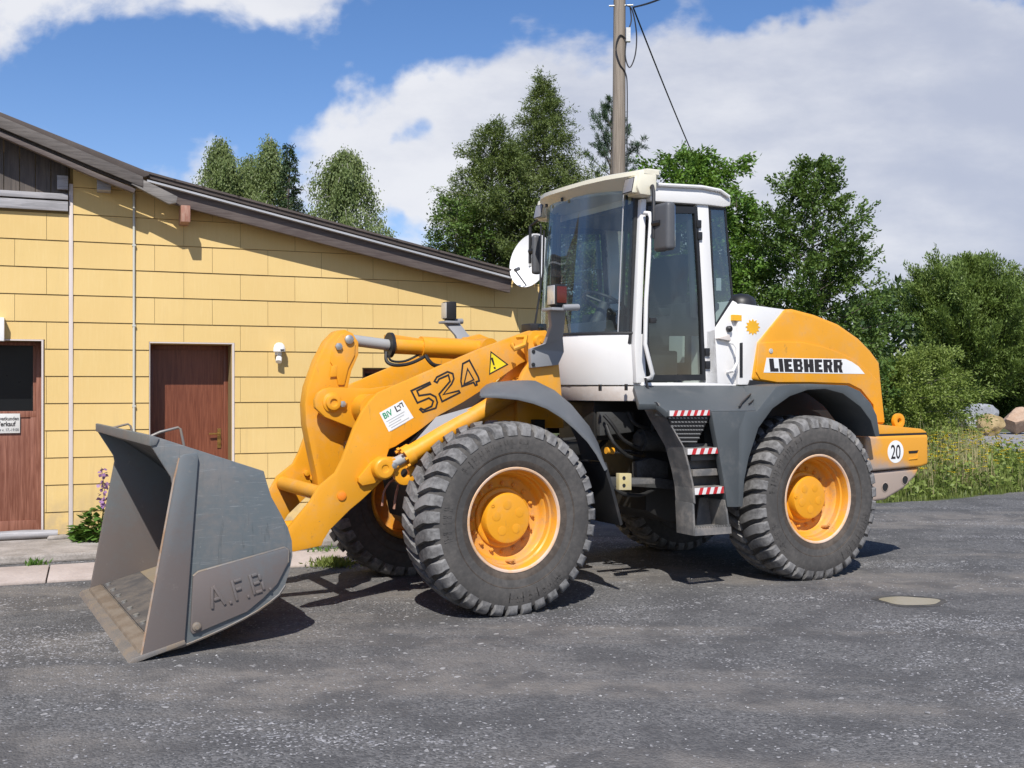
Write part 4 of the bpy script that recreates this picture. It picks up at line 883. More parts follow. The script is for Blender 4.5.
for s in (1, -1):
    fe = P('front_fender', fender(s), 'fender', smooth=50)
    mb = MB(); mb.prism([(-.80, 1.12), (-.83, 1.13), (-.90, .93), (-.99, .63), (-.965, .62), (-.87, .93)], .70 * s, 1.20 * s); P('mud_flap', mb, 'hose', .004, parent=fe)
    mb = MB(); mb.box(-.55, -.45, .55 * s, .72 * s, 1.38, 1.46); P('fender_bracket', mb, 'chassis', parent=fe)
# headlamps on curved brackets
def lamp(s):
    rowsY = [(.668, (-0.422,0.68,1.882), (-0.68,0.68,1.909)), (.675, (-0.412,0.69,2.037), (-0.732,0.69,2.018)), (.74, (-0.515,0.78,2.081), (-0.681,0.78,2.129)), (.86, (-0.502,0.88,2.218), (-0.625,0.88,2.237)), (.945, (-0.434,0.98,2.33), (-0.582,0.98,2.343))]
    vs = []
    for y, a, b in rowsY: vs += [(a[0], y * s, a[2]), (a[0], (y + .05) * s, a[2]), (b[0], (y + .05) * s, b[2]), (b[0], y * s, b[2])]
    n = len(rowsY); fs = [(0, 1, 2, 3), tuple((n - 1) * 4 + q for q in (3, 2, 1, 0))] + [(i * 4 + q, i * 4 + (q + 1) % 4, i * 4 + 4 + (q + 1) % 4, i * 4 + 4 + q) for i in range(n - 1) for q in range(4)]
    mb = MB(); mb.add(vs, fs); c = (-0.496,1,2.343)
    mb.box(c[0] - .075, c[0] + .085, .90 * s, 1.06 * s, c[2] - .012, c[2] + .012)
    mb.tube([(c[0] - .02, 1.05 * s, c[2] + .012), (c[0] - .17, 1.05 * s, c[2] + .02)], .028, 10)
    br = P('headlamp_bracket', mb, 'bracket', .014)
    bo = MB()
    for pp in ((-0.437,0.72,2.016), (-0.437,0.72,1.91)): bo.lathe([(.016, 0), (.016, .01), (0, .012)], (pp[0], .72 * s if s > 0 else -.732, pp[2]), 'y', 8)
    [P('bolt', m_, 'black', parent=br) for m_ in bo.split()]
    h0 = (-0.493,1.02,2.456); x0, z0 = h0[0], h0[2]
    mb = MB(); mb.box(x0 - .055, x0 + .045, .935 * s, 1.055 * s, z0 - .085, z0 + .085); mb.box(x0 - .05, x0 + .03, .95 * s, 1.04 * s, z0 - .11, z0 - .08); hl = P('headlamp', mb, 'black', .012, parent=br)
    mb = MB(); mb.box(x0 + .0455, x0 + .056, .945 * s, 1.05 * s, z0 - .075, z0 + .075); P('lens', mb, 'lens', .006, parent=hl)
    mb = MB(); mb.box(x0 - .052, x0 + .036, 1.0555 * s, 1.070 * s, z0 - .066, z0 + .066); P('indicator', mb, 'redlens', .010, parent=hl)
for s in (1, -1): lamp(s)

# ---- cab
def ring_loft(rings, cap=True):
    n = len(rings[0]); vs = [p for r in rings for p in r]; fs = []
    for i in range(len(rings) - 1):
        for j in range(n): fs.append((i * n + j, i * n + (j + 1) % n, (i + 1) * n + (j + 1) % n, (i + 1) * n + j))
    if cap: fs += [tuple(range(n))[::-1], tuple((len(rings) - 1) * n + j for j in range(n))]
    mb = MB(); mb.add(vs, fs); return mb
FR = [(-1.47, .72), (-1.335, .62), (-1.215, .50), (-1.12, .33), (-1.07, .16), (-1.055, 0)]
def outline(fr, xr, z, yr=None): h = [(xr, yr or fr[0][1])] + list(fr); return [(x, y, z) for x, y in h] + [(x, -y, z) for x, y in h[-2::-1]]
low = [(-1.50, .74), (-1.44, .665), (-1.30, .54), (-1.19, .36), (-1.13, .17), (-1.11, 0)]
skirt = [(-1.50, .72), (-1.46, .66), (-1.34, .54), (-1.25, .36), (-1.2, .17), (-1.18, 0)]
dx = lambda fr, d: [(x + d, y) for x, y in fr]
CAB = P('cab_front_panel', ring_loft([outline(low, -1.56, 1.742), outline(dx(FR, -.006), -1.555, 2.02), outline(FR, -1.55, 2.185)]), 'white', .012)
P('cab_skirt', ring_loft([outline(skirt, -1.5, 1.605), outline(dx(low, -.012), -1.5, 1.732)]), 'skirt', .008)
mb = MB()
for q in ((-1.128,0.66,1.723), (-1.368,0.7,1.727)): mb.box(q[0] - .010, q[0] + .010, q[1] - .01, q[1] + .012, q[2] - .03, q[2] + .025)
[P('panel_catch', m_, 'black') for m_ in mb.split()]
mb = MB(); mb.box(-2.56, -1.5, -.745, .745, 1.69, 1.765); P('cab_floor', mb, 'white', .006)
apil = [(-1.497,3.345),(-1.554,3.35),(-1.514,2.476),(-1.495,2.045),(-1.543,1.761),(-1.448,1.761),(-1.429,2.087),(-1.45,2.474)]; mb = MB(); mb.prism(apil, .685, .742); both('front_pillar', mb, 'white', .008)
bpil = [(-2.099,3.351),(-2.229,3.362),(-2.263,2.845),(-2.304,2.309),(-2.342,1.753),(-2.2,1.753),(-2.155,2.501)]; mb = MB(); mb.prism(bpil, .68, .745); both('door_pillar', mb, 'white', .008)
mb = MB(); mb.prism([(-2.202,1.749),(-2.202,2.226),(-2.301,2.246),(-2.518,2.51),(-2.565,2.489),(-2.594,1.744)], -.745, .745); CR_ = P('cab_rear_panel', mb, 'white', .01)
roofp = [(-1.571,3.48),(-2.137,3.514),(-2.364,3.498),(-2.468,3.436),(-2.468,3.359),(-2.387,3.343),(-2.193,3.347),(-1.57,3.329)]
mb = MB(); mb.prism(roofp, -.77, .77); ROOF = P('cab_roof', mb, 'white', .02)
mb = MB(); mb.tube([(-1.634,0.785,3.474), (-2.125,0.785,3.497), (-2.329,0.785,3.484), (-2.432,0.785,3.435)], .016, 8); P('rain_gutter', mb, 'white', parent=ROOF)
# visor
VF = [(-1.60, .86, 3.575), (-1.44, .865, 3.572), (-1.365, .76, 3.56), (-1.25, .55, 3.55), (-1.165, .33, 3.535), (-1.115, .14, 3.52), (-1.10, 0, 3.515)]
VI = [(-1.60, .74, 3.40), (-1.50, .72, 3.40), (-1.43, .63, 3.405), (-1.35, .50, 3.41), (-1.265, .33, 3.41), (-1.215, .14, 3.41), (-1.20, 0, 3.41)]
def ol(fr): return list(fr) + [(x, -y, z) for x, y, z in fr[-2::-1]]
rings = [ol(VI), ol([(x, y, z - .034) for x, y, z in VF]), ol(VF), ol([(x - .05, y * .97, z + .018) for x, y, z in VF]), ol([(-1.60, .5, 3.62), (-1.6, .45, 3.62), (-1.55, .4, 3.62), (-1.5, .3, 3.62), (-1.45, .2, 3.615), (-1.42, .1, 3.61), (-1.42, 0, 3.61)])]
VIS = P('cab_visor', ring_loft(rings), 'cream', .006, smooth=45)
for s in (1, -1):
    mb = MB(); mb.prism([(-1.575, 3.41), (-1.575, 3.565), (-1.40, 3.565), (-1.37, 3.42), (-1.40, 3.36), (-1.53, 3.355)], .675 * s, .862 * s); bx = P('visor_corner', mb, 'cream', .018, parent=VIS)
    mb = MB(); mb.prism([(-1.40, 3.375), (-1.42, 3.515), (-1.365, 3.512), (-1.335, 3.372)], .69 * s, .835 * s); wlp = P('work_lamp', mb, 'cream', .012, parent=VIS)
    mb = MB(); mb.prism([(-1.345, 3.384), (-1.37, 3.502), (-1.357, 3.503), (-1.330, 3.384)], .70 * s, .825 * s); P('lens', mb, 'lampglass', .004, parent=wlp); mb = MB(); mb.prism([(-1.352, 3.377), (-1.378, 3.508), (-1.3625, 3.509), (-1.3345, 3.377)], .694 * s, .831 * s); P('lens_surround', mb, 'black', .003, parent=wlp)
mb = MB()
for y in (-.35, .0): mb.lathe([(.013, -.03), (.013, .0), (0, .0)], (-1.155 - .12 * abs(y), y, 3.44), 'z', 8)
[P('visor_plug', m_, 'black', parent=VIS) for m_ in mb.split()]
# glazing
def curtain(b, t, y_in=0):
    vs = [(x, y, zb) for x, y, zb in b] + [(x, y, z) for x, y, z in t]; n = len(b); return vs, [(i, i + 1, n + i + 1, n + i) for i in range(n - 1)]
gb = [(x, y) for x, y in FR[1:]]; gb = gb + [(x, -y) for x, y in gb[-2::-1]]
sub = []
for i in range(len(gb) - 1):
    for t in (0, .5): sub.append((gb[i][0] + (gb[i + 1][0] - gb[i][0]) * t, gb[i][1] + (gb[i + 1][1] - gb[i][1]) * t))
sub.append(gb[-1])
mb = MB(); vs, fs = curtain([(x - .004, y, 2.195) for x, y in sub], [(x - .066 - .075 * max(0, 1 - abs(y) / .62), y, 3.425) for x, y in sub]); mb.add(vs, fs); WS = P('windscreen', mb, 'screen', smooth=60, recalc=False)
for s in (1, -1):
    mb = MB(); mb.add([(-1.340, .622 * s, 2.20), (-1.462, .715 * s, 2.20), (-1.522, .715 * s, 3.43), (-1.402, .622 * s, 3.43)], [(0, 1, 2, 3)]); P('corner_window', mb, 'glass', smooth=0, recalc=False)
    mb = MB(); mb.tube([(-1.336, .625 * s, 2.2), (-1.398, .625 * s, 3.42)], .006, 6); P('glass_edge', mb, 'dripedge', parent=WS)
    mb = MB(); mb.tube([(-1.44, .66 * s, 2.1), (-1.50, .66 * s, 3.45)], .038, 8); mb.tube([(-1.40, .585 * s, 2.2), (-1.46, .585 * s, 3.45)], .014, 6); [P('window_post', m_, 'black') for m_ in mb.split()]
mb = MB(); seal = [(x - .002, y, 2.193) for x, y in FR]; mb.tube(seal + [(x, -y, z) for x, y, z in seal[-2::-1]], .014, 6); P('window_seal', mb, 'black', parent=WS)
mb = MB(); mb.tube([(-1.09, -.40, 2.25), (-1.20, -.42, 2.8), (-1.20, -.40, 3.2)], .01, 6); mb.tube([(-1.12, -.34, 2.55), (-1.19, -.44, 3.25)], .008, 6); [P('wiper', m_, 'black', parent=WS) for m_ in mb.split()]
dg = [(-1.561,3.289),(-2.099,3.324),(-2.155,2.501),(-2.194,1.784),(-1.603,1.783),(-1.537,2.08)]
dgf = [(-1.582,3.231),(-2.066,3.264),(-2.127,2.5),(-2.155,1.838),(-1.629,1.831),(-1.571,2.081)]
for s in (1, -1):
    y = .735 * s; n = len(dg)
    mb = MB(); mb.sheet(dgf, y); DG = P('door', mb, 'glass', smooth=0, recalc=False)
    mb = MB(); mb.add([(a, y - .018, b) for a, b in dg] + [(a, y - .018, b) for a, b in dgf] + [(a, y + .018, b) for a, b in dg] + [(a, y + .018, b) for a, b in dgf],
        [(i, (i + 1) % n, n + (i + 1) % n, n + i) for i in range(n)] + [(2 * n + i, 3 * n + i, 3 * n + (i + 1) % n, 2 * n + (i + 1) % n) for i in range(n)] + [(i, 2 * n + i, 2 * n + (i + 1) % n, (i + 1) % n) for i in range(n)] + [(n + i, n + (i + 1) % n, 3 * n + (i + 1) % n, 3 * n + i) for i in range(n)])
    P('door_frame', mb, 'black', parent=DG, smooth=0)
    mb = MB(); mb.prism([(-1.557,2.331),(-2.141,2.345),(-2.152,2.181),(-1.557,2.167)], y - .03, y - .012); mb.prism([(-1.584,2.324),(-1.653,2.326),(-1.653,2.282),(-1.584,2.28)], y - .012, y + .02); P('door_handle_bar', mb, 'black', .004, parent=DG)
    mb = MB(); mb.prism([(-2.024,3.258),(-2.057,3.26),(-2.124,2.322),(-2.079,2.321)], y - .05, y - .02); P('inner_guide', mb, 'mirrorback', parent=DG)
    mb = MB()
    for pq in [(-2.107,3.173),(-2.118,3.068),(-2.202,2.038),(-2.207,1.923)]: mb.box(pq[0] - .03, pq[0] + .02, y - .01, y + .03, pq[1] - .035, pq[1] + .035)
    [P('hinge', m_, 'black', .006, parent=DG) for m_ in mb.split()]
    qg = [(-2.24,3.336),(-2.435,3.343),(-2.522,2.529),(-2.306,2.26)]
    mb = MB(); mb.sheet(qg, y); QG = P('quarter_window', mb, 'glass', smooth=0, recalc=False)
    mb = MB(); mb.ribbon(qg, y + .003 * s, .022); P('window_seal', mb, 'black', parent=QG, smooth=0, recalc=False)
mb = MB(); a = [(-2.435,3.343),(-2.522,2.529)]; mb.add([(a[0][0], .72, a[0][1]), (a[0][0], -.72, a[0][1]), (a[1][0], -.72, a[1][1]), (a[1][0], .72, a[1][1])], [(0, 1, 2, 3)]); RW = P('rear_window', mb, 'glass', smooth=0, recalc=False)
mb = MB()
for s in (1, -1): mb.tube([(a[0][0] + .01, .725 * s, a[0][1]), (a[1][0] + .01, .725 * s, a[1][1])], .014, 6)
P('window_seal', mb, 'black', parent=RW)
q = [(-2.327,2.705),(-2.385,2.708),(-2.385,2.595),(-2.327,2.593)]; mb = MB(); mb.sheet(q, .733); P('window_sticker', mb, 'sticker', smooth=0, recalc=False)
# inside the cab
SEAT = empty('driver_seat', (0, 0, 0), 0, WL)
mb = MB(); mb.box(-2.32, -1.86, -.25, .25, 2.10, 2.25); mb.prism([(-2.34, 2.2), (-2.2, 2.2), (-2.32, 2.98), (-2.44, 2.98)], -.24, .24); mb.prism([(-2.40, 3.0), (-2.33, 3.0), (-2.35, 3.2), (-2.42, 3.2)], -.13, .13); mb.build('seat_cushion', 'seatcloth', SEAT, bevel=.05, seg=3)
mb = MB(); mb.box(-2.25, -1.95, -.18, .18, 1.76, 2.11); mb.box(-2.1, -1.75, .27, .37, 2.38, 2.45); mb.box(-2.1, -1.65, -.45, -.27, 1.9, 2.42); mb.build('seat_base', 'dash', SEAT, bevel=.02)
ST = empty('steering_wheel', (0, 0, 0), 0, WL)
cw = Vector((-1.62, .0, 2.50)); ax = Vector((-.45, 0, .9)).normalized(); u_ = Vector((0, 1, 0)); w_ = ax.cross(u_)
mb = MB(); mb.tube([cw + (u_ * math.cos(t * math.pi / 16) + w_ * math.sin(t * math.pi / 16)) * .21 for t in range(32)], .017, 8, closed=True)
for an in (0, 120, 240): mb.tube([cw, cw + (u_ * math.cos(R(an)) + w_ * math.sin(R(an))) * .21], .014, 6)
mb.build('wheel_ring', 'black', ST); mb = MB(); mb.tube([cw, cw - ax * .7], [.05, .09], 12); mb.build('column', 'dash', ST)
mb = MB(); mb.prism([(-1.15, 2.18), (-1.25, 2.30), (-1.42, 2.32), (-1.48, 2.18)], -.42, .42); mb.box(-1.5, -1.46, -.6, .6, 1.76, 2.18); P('dashboard', mb, 'dash', .03)
mb = MB(); mb.box(-2.5, -1.5, -.69, -.62, 1.77, 2.28); mb.box(-2.5, -2.2, -.69, .55, 1.77, 2.5); mb.box(-2.48, -2.40, -.6, .6, 1.76, 2.5); mb.box(-2.45, -1.55, -.70, .70, 3.30, 3.345); mb.box(-2.0, -1.7, .35, .6, 1.77, 2.05); P('cab_lining', mb, 'dash', .02)  # first box, on the far side, is added to darken the interior
mb = MB(); mb.prism([(-2.19, 1.95), (-2.195, 2.2), (-2.17, 2.2), (-2.165, 1.95)], .25, .45); P('paper_sheet', mb, 'sticker')
# rails and mirrors
for s in (1, -1):
    F = lambda p: (p[0], p[1] * s, p[2])
    mb = MB(); mb.tube([F((-1.518,0.77,3.221)), F((-1.514,0.84,3.207)), F((-1.515,0.86,3.166)), F((-1.463,0.86,2.465)), F((-1.452,0.86,2.092)), F((-1.531,0.86,1.838)), F((-1.529,0.84,1.804)), F((-1.528,0.77,1.795))], .019, 10); P('grab_rail', mb, 'white')
    mb = MB(); mb.tube([F((-1.496,0.8,1.804)), F((-1.523,0.82,1.684))], .012, 6); P('rail_foot', mb, 'black')
    mb = MB(); ym = 1.04 if s > 0 else 1.10; hw = .105 if s > 0 else .035; ys = .945 if s > 0 else 1.15
    mb.box(-1.565, -1.475, (ym - hw) * s, (ym + hw) * s, 2.865, 3.265); MR = P('side_mirror', mb, 'mirrorback', .035, seg=3)
    mb = MB(); mb.box(-1.569, -1.5655, (ym - hw + .02) * s, (ym + hw - .02) * s, 2.89, 3.24); P('mirror_glass', mb, 'mirrorface', .002, parent=MR)
    mb = MB(); mb.tube([(-1.56, .76 * s, 3.42), (-1.50, .90 * s, 3.43), (-1.48, ys * s, 3.36), (-1.475, ys * s, 2.98)], .016, 8); mb.tube([(-1.475, ys * s, 3.1), (-1.49, ym * s, 3.1)], .03, 8); P('mirror_arm', mb, 'black', parent=MR)

# ---- deck, steps and rear fenders
DK0, DK1 = (.76, 1.742), (1.205, 1.525)
def deckpt(t): return DK0[0] + (DK1[0] - DK0[0]) * t, DK0[1] + (DK1[1] - DK0[1]) * t
xA, xB = (-1.404,0.76,1.735)[0], (-1.143,1.205,1.602)[0]; xR0, xR1 = (-3.037,0.76,1.754)[0], (-2.385,1.205,1.52)[0]
skin = [(-2.238,1.517),(-2.372,1.52),(-2.599,1.735),(-2.785,1.753),(-2.999,1.755),(-3.452,1.74),(-3.604,1.689),(-3.745,1.578),(-3.823,1.462),(-3.862,1.271),(-3.804,1.263),(-3.745,1.412),(-3.612,1.543),(-3.39,1.665),(-3.174,1.708),(-2.963,1.7),(-2.75,1.644),(-2.55,1.538),(-2.391,1.374),(-2.282,1.119),(-2.233,0.933),(-2.215,0.703),(-2.16,0.706),(-2.161,1.361)]
skirtp = [(-1.874,1.518),(-2.249,1.517),(-2.177,1.361),(-2.171,0.705),(-2.046,0.712),(-2.008,0.925),(-1.949,1.197),(-1.906,1.366)]
strg = [(-1.319,1.605),(-1.583,1.232),(-1.645,1.04),(-1.682,0.889),(-1.692,0.764)]
for s in (1, -1):
    def F(p): return (p[0], p[1] * s, p[2])
    xL0, xL1 = (-1.233,1.08,1.604)[0], (-1.415,1.08,1.603)[0]; xM = (-1.423,1.205,1.531)[0]
    mb = MB(); vs = [F((xA, *DK0)), F((xR0, *DK0)), F((xR1, *DK1)), F((xM, *DK1)), F((xL1, 1.08, 1.588)), F((xL0, 1.08, 1.588))]; mb.add(vs + [(x, y - .02 * s, z - .05) for x, y, z in vs], [(0, 1, 2, 3, 4, 5), (11, 10, 9, 8, 7, 6)] + [(i, 6 + i, 6 + (i + 1) % 6, (i + 1) % 6) for i in range(6)])
    DECK = P('side_deck', mb, 'dkgrey', .008)
    mb = MB(); dk = lambda p: F((p[0], p[1] + .010, DK0[1] + (DK1[1] - DK0[1]) * (p[1] - DK0[0]) / (DK1[0] - DK0[0]) + .014)); mb.tube([dk(p) for p in ((-2.209,1.17,1.538), (-2.298,1.1,1.588), (-2.482,0.98,1.673), (-2.622,0.9,1.708), (-2.866,0.84,1.717))], .009, 6); mb.tube([dk((-2.359,1.12,1.553)), dk((-2.598,0.98,1.664))], .006, 6); [P('deck_handle', m_, 'black', parent=DECK) for m_ in mb.split()]
    mb = MB(); mb.prism(skin, .76 * s, 1.22 * s); P('rear_fender', mb, 'dkgrey', .012, smooth=50)
    mb = MB(); mb.prism(skirtp, 1.16 * s, 1.2195 * s); SK = P('step_side_panel', mb, 'dkgrey', .006)
    sr = [((-1.4,1.1,1.603), .86, 1.10), ((-1.475,1.15,1.446), .90, 1.15), ((-1.583,1.21,1.232), .96, 1.21), ((-1.645,1.21,1.04), .965, 1.21), ((-1.682,1.21,0.889), .965, 1.21), ((-1.692,1.21,0.764), .965, 1.21)]
    rows = [[(p[0], y1 * s, p[2]), (p[0], y0 * s, p[2]), (p[0] - .022, y0 * s, p[2] - .01), (p[0] - .022, y1 * s, p[2] - .01)] for p, y0, y1 in sr]
    P('step_stringer', ring_loft(rows), 'step', .003, smooth=0)
    def tread(name, px, y0, y1, mat, stripe):
        x0, x1 = px[0][0], px[1][0]; zt, zb = px[0][1], px[2][1]
        mb = MB(); mb.box(x1, x0, y0 * s, y1 * s, zb, zt); t = P(name, mb, mat, .003)
        if stripe:
            n = stripe; w = (x0 - x1 - .03) / n; mm = MB(); ya = y1 + .0015
            for k in range(n):
                for q, mi in ((0, 1), (.5, 0)):
                    xa = x0 - .015 - (k + q) * w; xb_ = xa - w * .5; sk = .02
                    mm.add([F((xa, ya, zb + .002)), F((xb_, ya, zb + .002)), F((xb_ - sk if k < n - 1 or q == 0 else xb_, ya, zt - .002)), F((xa - sk if k or q else xa, ya, zt - .002))], [(0, 1, 2, 3)], mi)
            P('hazard_strip', mm, ['red', 'hazwhite'], parent=t, smooth=0, recalc=False)
        return t
    tread('step_tread', [(-1.433,1.536),(-1.881,1.531),(-1.881,1.487)], 1.0, 1.205, 'dkgrey', 6)
    tread('step_tread', [(-1.618,1.218),(-1.977,1.208),(-1.977,1.165)], .96, 1.205, 'step', 4)
    tread('step_tread', [(-1.691,0.888),(-2.031,0.872),(-2.031,0.828)], .96, 1.205, 'step', 4)
    # perforated plate under the top tread
    pc = [(-1.442,1.489),(-1.88,1.483),(-1.8,1.25),(-1.601,1.256)]; mb = MB(); n4 = 4
    pl = [F((pc[0][0], 1.19, pc[0][1])), F((pc[1][0], 1.19, pc[1][1])), F((pc[2][0], 1.11, pc[2][1])), F((pc[3][0], 1.11, pc[3][1]))]
    mb.add(pl + [(x, y - .015 * s, z) for x, y, z in pl], [(0, 1, 2, 3), (7, 6, 5, 4), (0, 4, 5, 1), (1, 5, 6, 2), (2, 6, 7, 3), (3, 7, 4, 0)]); PP = P('grating_plate', mb, 'black')
    mb = MB(); A, B, C_, D_ = [Vector(p) for p in pl]
    for i in range(7):
        for j in range(11):
            v = (i + .5) / 7; u = (j + .35 + .4 * (i % 2)) / 11.2
            p = (A.lerp(B, u)).lerp(D_.lerp(C_, u), v); d = (B - A).normalized() * .014; e = (D_ - A).normalized() * .006
            mb.add([p - d - e + Vector((0, .003 * s, 0)), p + d * .6 - e + Vector((0, .003 * s, 0)), p + d + e + Vector((0, .003 * s, 0)), p - d * .6 + e + Vector((0, .003 * s, 0))], [(0, 1, 2, 3)])
    P('grating_ribs', mb, 'greyrod', parent=PP, smooth=0, recalc=False)
    # risers
    q = [(-1.742,1.243),(-2.198,1.231),(-2.198,0.84),(-1.741,0.862)]; mb = MB(); mb.box(q[1][0], q[0][0] + .02, 1.0 * s, 1.02 * s, q[2][1], q[0][1])
    for v0, v1 in ((.22, .34), (.52, .66)): mb.box(q[1][0] + .08, q[0][0] - .0, 1.021 * s, (1.09 + v0 * .1) * s, q[0][1] + (q[2][1] - q[0][1]) * v1, q[0][1] + (q[2][1] - q[0][1]) * v0)
    P('step_riser', mb, 'step', .004)
    # hanging bottom step
    fl = [(-1.583,0.77),(-1.708,0.763),(-1.723,0.488),(-1.603,0.513)]; fr_ = [(-1.941,0.776),(-2.049,0.77),(-2.098,0.479),(-1.898,0.489)]
    mb = MB(); mb.prism([fl[1], fl[2], (fl[2][0] + .02, fl[2][1]), (fl[1][0] + .02, fl[1][1])], .965 * s, 1.2 * s)
    P('step_hanger', mb, 'step', .004); mb = MB(); mb.prism([fr_[1], fr_[2], (fr_[2][0] + .02, fr_[2][1]), (fr_[1][0] + .02, fr_[1][1])], .98 * s, 1.2 * s); mb.prism([fr_[0], fr_[1], fr_[2], fr_[3]], .965 * s, .98 * s)
    HS = P('step_hanger', mb, 'step', .004)
    tb = [(-1.708,0.551),(-2.092,0.543),(-2.098,0.484),(-1.708,0.489)]; mb = MB(); mb.prism(tb, 1.19 * s, 1.21 * s); x0, x1 = tb[0][0], tb[1][0]
    for k in range(4): mb.box(x1 + .01, x0 - .01, (1.02 + .045 * k) * s, (1.03 + .045 * k) * s, tb[0][1] - .03, tb[0][1] - .005)
    for k in range(14): mb.box(x1 + (k + .25) * (x0 - x1) / 14, x1 + (k + .6) * (x0 - x1) / 14, 1.192 * s, 1.208 * s, tb[0][1] - .002, tb[0][1] + .010)
    P('bottom_tread', mb, 'step', parent=HS)

# ---- engine housing and hood
mb = MB(); mb.prism([(-2.54,1.744),(-2.54,2.472),(-2.587,2.483),(-3.117,2.447),(-2.8,2.142),(-2.717,1.79),(-2.717,1.744)], -.78, .78); EH = P('engine_housing', mb, 'white', .015)
mb = MB(); q = [(-2.575,2.483),(-3.092,2.448)]
for k in range(10):
    t = (k + .5) / 10; x = q[0][0] + (q[1][0] - q[0][0]) * t; z = q[0][1] + (q[1][1] - q[0][1]) * t; mb.box(x - .022, x + .022, -.6, .74, z - .004, z + .006)
P('louvre', mb, 'dkgrey', parent=EH)
mb = MB(); mb.prism([(-2.558,2.124),(-2.592,2.129),(-2.592,1.812),(-2.558,1.812)], .78, .784); P('slot', mb, 'black', parent=EH)
mb = MB(); mb.prism([(-2.485,2.379),(-2.58,2.377),(-2.58,2.324),(-2.485,2.328)], .745, .7835); P('decal', mb, 'decal', parent=EH, smooth=0)
c = (-2.712,0.783,2.273); stx = []
for k in range(24): a = 2 * math.pi * k / 24; r_ = .062 if k % 2 else .088; stx.append((c[0] + r_ * math.cos(a) * (1.0 if k % 2 else 1), c[2] + r_ * math.sin(a) * .85))
mb = MB(); mb.prism(stx, .78, .7835); P('decal', mb, 'decal', parent=EH, smooth=0)
mb = MB(); mb.tube([(-2.435,0.76,1.861), (-2.448,0.82,1.87), (-2.491,0.83,1.951), (-2.486,0.83,2.076), (-2.468,0.81,2.117), (-2.453,0.76,2.132)], .015, 8); P('grab_handle', mb, 'white')
q = (-2.455,0.75,2.25); mb = MB(); mb.lathe([(.028, 0), (.028, .03), (.015, .045), (0, .045)], (q[0], .745, q[2]), 'y', 12); P('filler_lock', mb, 'black')
mb = MB(); mb.prism([(-2.306,2.161),(-2.438,2.2),(-2.455,2.141)], .745, .785); P('latch_cover', mb, 'skirt', .004)
q = (-2.948,0.35,2.521); mb = MB(); mb.lathe([(.0, .10), (.07, .09), (.12, .06), (.14, .02), (.145, -.02), (.11, -.03), (.06, -.04), (.06, -.2)], (q[0], .35, q[2]), 'z', 24); P('air_intake', mb, 'black')
hood = [(-3.077,2.447),(-3.194,2.455),(-3.472,2.41),(-3.777,2.33),(-4.05,2.199),(-4.213,2.083),(-4.337,1.966),(-4.365,1.745),(-4.413,1.355),(-4.24,1.358),(-4.232,1.549),(-4.063,1.686),(-3.902,1.74),(-3.421,1.754),(-2.985,1.754),(-2.684,1.79),(-2.756,2.141)]
mb = MB(); mb.prism(hood, -.79, .79); HD = P('engine_hood', mb, 'yellow', .035, seg=3)
mb = MB(); mb.prism([(-2.765,2.128),(-3.024,2.146),(-3.31,2.145),(-3.552,2.109),(-3.786,2.053),(-3.999,1.977),(-4.202,1.857),(-4.333,1.755),(-4.388,1.375),(-4.257,1.377),(-4.236,1.549),(-4.066,1.701),(-3.905,1.759),(-3.411,1.77),(-2.988,1.769),(-2.788,1.795),(-2.735,1.863)], .79, .803)
for m_ in (mb, mb.mirror()): hp = P('hood_side_panel', m_, 'yellow', .008, parent=HD, seg=3)
mb = MB(); mb.prism([(-2.672,1.79),(-2.985,1.758),(-2.985,1.73),(-2.649,1.731)], .70, .795); P('hood_seal', mb, 'black', parent=HD)
q = (-2.909,0.8,2.057); mb = MB(); mb.lathe([(.024, 0), (.022, .006), (0, .008)], (q[0], .803, q[2]), 'y', 16); P('hood_lock', mb, 'lens', parent=HD)
yl = .8055
mb = MB(); mb.prism([(-2.857,1.994),(-3.85,1.995),(-3.939,1.967),(-4.027,1.924),(-4.112,1.852),(-2.822,1.858)], .803, yl); NP = P('name_panel', mb, 'sticker', parent=HD, smooth=0)
e0 = [(-2.883,1.987),(-3.832,1.987),(-3.837,1.864),(-2.901,1.867)]
def NM(u, v): # unit box of the word -> hood side
    a = Vector(e0[3]).lerp(Vector(e0[2]), u); b = Vector(e0[0]).lerp(Vector(e0[1]), u); return tuple(a.lerp(b, v))
mb = MB()
def lq(u0, u1, v0, v1, du=0): mb.add([(p[0], yl + .0015, p[1]) for p in (NM(u0, v0), NM(u1, v0), NM(u1 + du, v1), NM(u0 + du, v1))], [(0, 1, 2, 3)])
SW = .058
def letter(ch, x, w):
    if ch == 'I': lq(x, x + w, 0, 1); return
    lq(x, x + SW, 0, 1); a, b = x + SW, x + w
    if ch == 'L': lq(a, b, 0, .27)
    if ch == 'E': lq(a, b, 0, .23); lq(a, b - .012, .40, .60); lq(a, b, .77, 1)
    if ch == 'H': lq(b - SW, b, 0, 1); lq(a, b - SW, .38, .62)
    if ch == 'B':
        lq(a, b - .012, 0, .2); lq(a, b - .012, .41, .6); lq(a, b - .012, .8, 1); lq(b - .04, b, .2, .41); lq(b - .042, b - .004, .6, .8)
    if ch == 'R':
        lq(a, b - .012, .38, .58); lq(a, b - .012, .8, 1); lq(b - .042, b, .58, .8); lq(b - .045, b + .002, 0, .38, -.02)
x = 0
for ch, w in zip('LIEBHERR', (.108, .052, .105, .125, .130, .105, .125, .125)): letter(ch, x, w); x += w + .0145
P('name_lettering', mb, 'ink', parent=NP, smooth=0, recalc=False)
